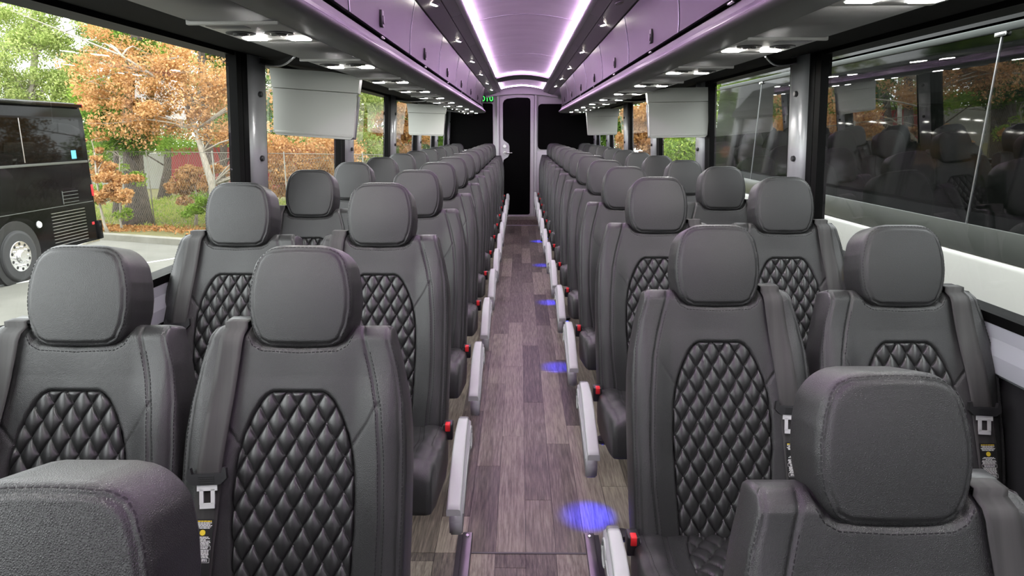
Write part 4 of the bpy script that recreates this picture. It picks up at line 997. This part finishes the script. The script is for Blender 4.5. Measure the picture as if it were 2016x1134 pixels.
mk('golden copper tree beyond the rear right windows', 1270, 24, [(1270, 330, 0), (1272, 260, 0), (1275, 180, 0)], .18, .06, M['palebark'],
   [(1270, 240, 0, 50, 50, 30), (1255, 290, 0, 40, 35, 16), (1310, 290, 0, 30, 40, 14), (1300, 220, 0, 40, 50, 14)], M['oakleaf'], .13, 24, per=260, rad=.42, nbr=16, group=GR)
mk('green leafy tree beside the golden one on the right', 1350, 21, [(1350, 330, 0), (1352, 280, 0), (1355, 200, 0)], .16, .06, M['bark'],
   [(1350, 290, 0, 40, 40, 20), (1380, 260, 0, 40, 50, 14), (1440, 200, 1, 70, 60, 22), (1400, 130, 1, 80, 60, 18)], M['greenleaf'], .10, 25, per=340, rad=.42, nbr=12, group=GR)
mk('dark conifer behind the golden tree on the right', 1225, 30, [(1225, 300, 0), (1225, 200, 0), (1225, 120, 0)], .2, .07, M['bark'],
   [(1225, 220, 0, 40, 50, 18), (1200, 270, 0, 30, 30, 10), (1180, 290, 0, 25, 25, 6), (1500, 100, 2, 120, 80, 30)], M['conifer'], .12, 26, per=340, rad=.55, nbr=8, group=GR)

for i, (px, D_, lbl, lf) in enumerate(((1480, 26, 'added green tree hidden mostly by the white bus, nearest its rear', 'greenleaf'), (1640, 27, 'added copper tree behind the white bus', 'oakleaf'), (1800, 25, 'added dark conifer behind the white bus', 'conifer'), (1980, 26, 'added golden tree behind the front half of the white bus', 'oakleaf'))):  # unseen trees added to cover bright sky in the window reflections
    mk(lbl, px, D_, [(px, 320, 0), (px, 220, 0), (px, 120, 0), (px, 0, 0)], .25, .07, M['bark'], [(px, 190, 0, 80, 70, 24), (px - 20, 80, 0, 90, 60, 22), (px + 10, -30, 0, 90, 60, 18), (px + 10, 300, 0, 90, 50, 20)], M[lf], .13, 70 + i, per=230, rad=.75, nbr=14, group=GR)
# ground leaves, grass
stuff(tag(put('fallen_leaves', leaf_mesh('fallen_leaves', [(tuple(K0 + kd * l + kn * (1.2 + 0.5 * math.sin(l)) + Vector((0, 0, GZ + .15))), (1.4, .8, .03), 420) for l in np.arange(-6, 9, 0.8)], .10, 40), M['litter']), 'brown fallen leaves strewn along the verge behind the kerb', 'fallen leaves'))
stuff(tag(put('grass', leaf_mesh('grass', [(tuple(K0 + kd * l + kn * w_ + Vector((0, 0, GZ + .18))), (1.3, 1.3, .07), 420) for l in np.arange(-6, 12, 1.5) for w_ in (2.6, 4.4, 6.4, 8.6)], .16, 41, -1.5, .2), M['grassblade']), 'patchy yellow-green grass on the verge around the tree trunks', 'grass'))
# chain-link fence
fe = thing('chain_link_fence', 'grey chain-link fence running along the verge behind the kerb', 'fence', tuple(K0 + kn * 1.6 + Vector((0, 0, GZ + .1))))
ln = kd
for k in range(-3, 6):
    p = ln * (k * 2.4); MB().cyl((p.x, p.y, 0), (p.x, p.y, 2.25), .017, .017, 8).build('fence_post', M['wire'], fe)
rl = MB()
for z in (2.2, .06): rl.tube([ln * -7.2 + Vector((0, 0, z)), ln * 12 + Vector((0, 0, z))], .010, 6)
rl.build('fence_rail', M['wire'], fe)
vv, ff = [], []
nn_ = Vector((0, 0, 1)); hw = .003
for k in range(-95, 145):
    for sg in (1, -1):
        l0, l1 = k * .085, k * .085 + 2.15 * .62 * sg
        a = ln * l0 + Vector((0, 0, .05)); b = ln * l1 + Vector((0, 0, 2.2)); i = len(vv)
        if min(l0, l1) < -7.2 or max(l0, l1) > 12: continue
        o_ = ln * hw; vv += [a - o_, a + o_, b + o_, b - o_]; ff.append((i, i + 1, i + 2, i + 3))
stuff(put('wire_mesh', mesh_np('wire_mesh', [tuple(v) for v in vv], ff, False), M['wire'], fe))
# red slatted enclosure
p = g0(340, 33); q = g0(700, 33)
rf = thing('slatted_fence', 'dark red slatted fence enclosure beyond the chain-link fence', 'fence', tuple(p)); d = (q - p); d.z = 0; Ln = d.length; d.normalize()
b = MB()
for k in range(int(Ln / .16)):
    a = d * (k * .16); e = a + d * .14; b.prism([(a.x, a.y), (e.x, e.y), (e.x, e.y + .03), (a.x, a.y + .03)], 0.0, 2.05, axis='z')
stuff(b.build('slats', M['slatred'], rf))
b = MB()
for z in (.3, 1.8): b.tube([Vector((0, .06, z)), d * Ln + Vector((0, .06, z))], .04, 6)
b.build('fence_rail', M['wire'], rf)
a = g0(430, 32.6); sgn = MB(); sgn.box(-.22, .22, -.01, .01, 1.0, 1.35); tag(sgn.build('notice_board', M['white'], None, (a.x, a.y, GZ + .1)), 'small white notice fixed on the red slatted fence', 'sign')
# pale retaining wall, hedge bank, far building
p = g0(120, 34); q = g0(342, 34); b = MB(); b.prism([(p.x, p.y), (q.x, q.y), (q.x, q.y + .4), (p.x, p.y + .4)], GZ, GZ + 1.85, axis='z'); tag(b.build('retaining_wall', M['concrete']), 'pale concrete retaining wall left of the red slatted fence', 'wall')
hb = []
for px in range(110, 980, 24):
    c = at(px, 285, 38); hb.append((tuple(c), (.8, .8, .55), 560))
stuff(tag(put('hedge', leaf_mesh('hedge', hb, .14, 50), M['hedgeleaf']), 'clipped bright green hedge behind the red fence and pale wall', 'hedge'))
bk = MB(); c = at(100, 300, 37.2); e = at(990, 300, 37.2); bk.prism([(c.x, c.y), (e.x, e.y), (e.x, e.y + 8), (c.x, c.y + 8)], GZ, c.z - .1, axis='z'); struct(bk.build('bank', M['soil']))
fb = thing('house', 'cream rendered building far behind the hedge', 'building', tuple(at(470, 285, 46)))
MB().box(-2.2, 4.5, 0, 6, -2.5, 2.3).build('house_wall', M['cream'], fb)
MB().prism([(-2.6, 2.3), (4.9, 2.3), (4.0, 3.1), (-1.8, 3.1)], -.3, 6.3).build('house_roof', M['roofbrown'], fb)
for x in (-1.2, 1.0, 3.2): MB().box(x - .4, x + .4, -.03, .02, .3, 1.4).build('house_window', M['busglass'], fb)
p = at(395, 245, 30); po = MB(); po.cyl((0, 0, GZ + .1 - p.z), (0, 0, .9), .09, .09, 10); tag(po.build('lamp_pole', M['white'], None, tuple(p)), 'white pole behind the pale oak trunk', 'pole')
p = at(533, 225, 30); po = MB(); po.box(-.06, .06, -.05, .05, -.75, .75); po.cyl((0, .08, GZ + .1 - p.z), (0, .08, .8), .03, .03, 8); tag(po.build('banner', M['blueplastic'], None, tuple(p)), 'narrow blue banner among the trees beside the near left monitor', 'banner')
print('objects', len(bpy.data.objects))
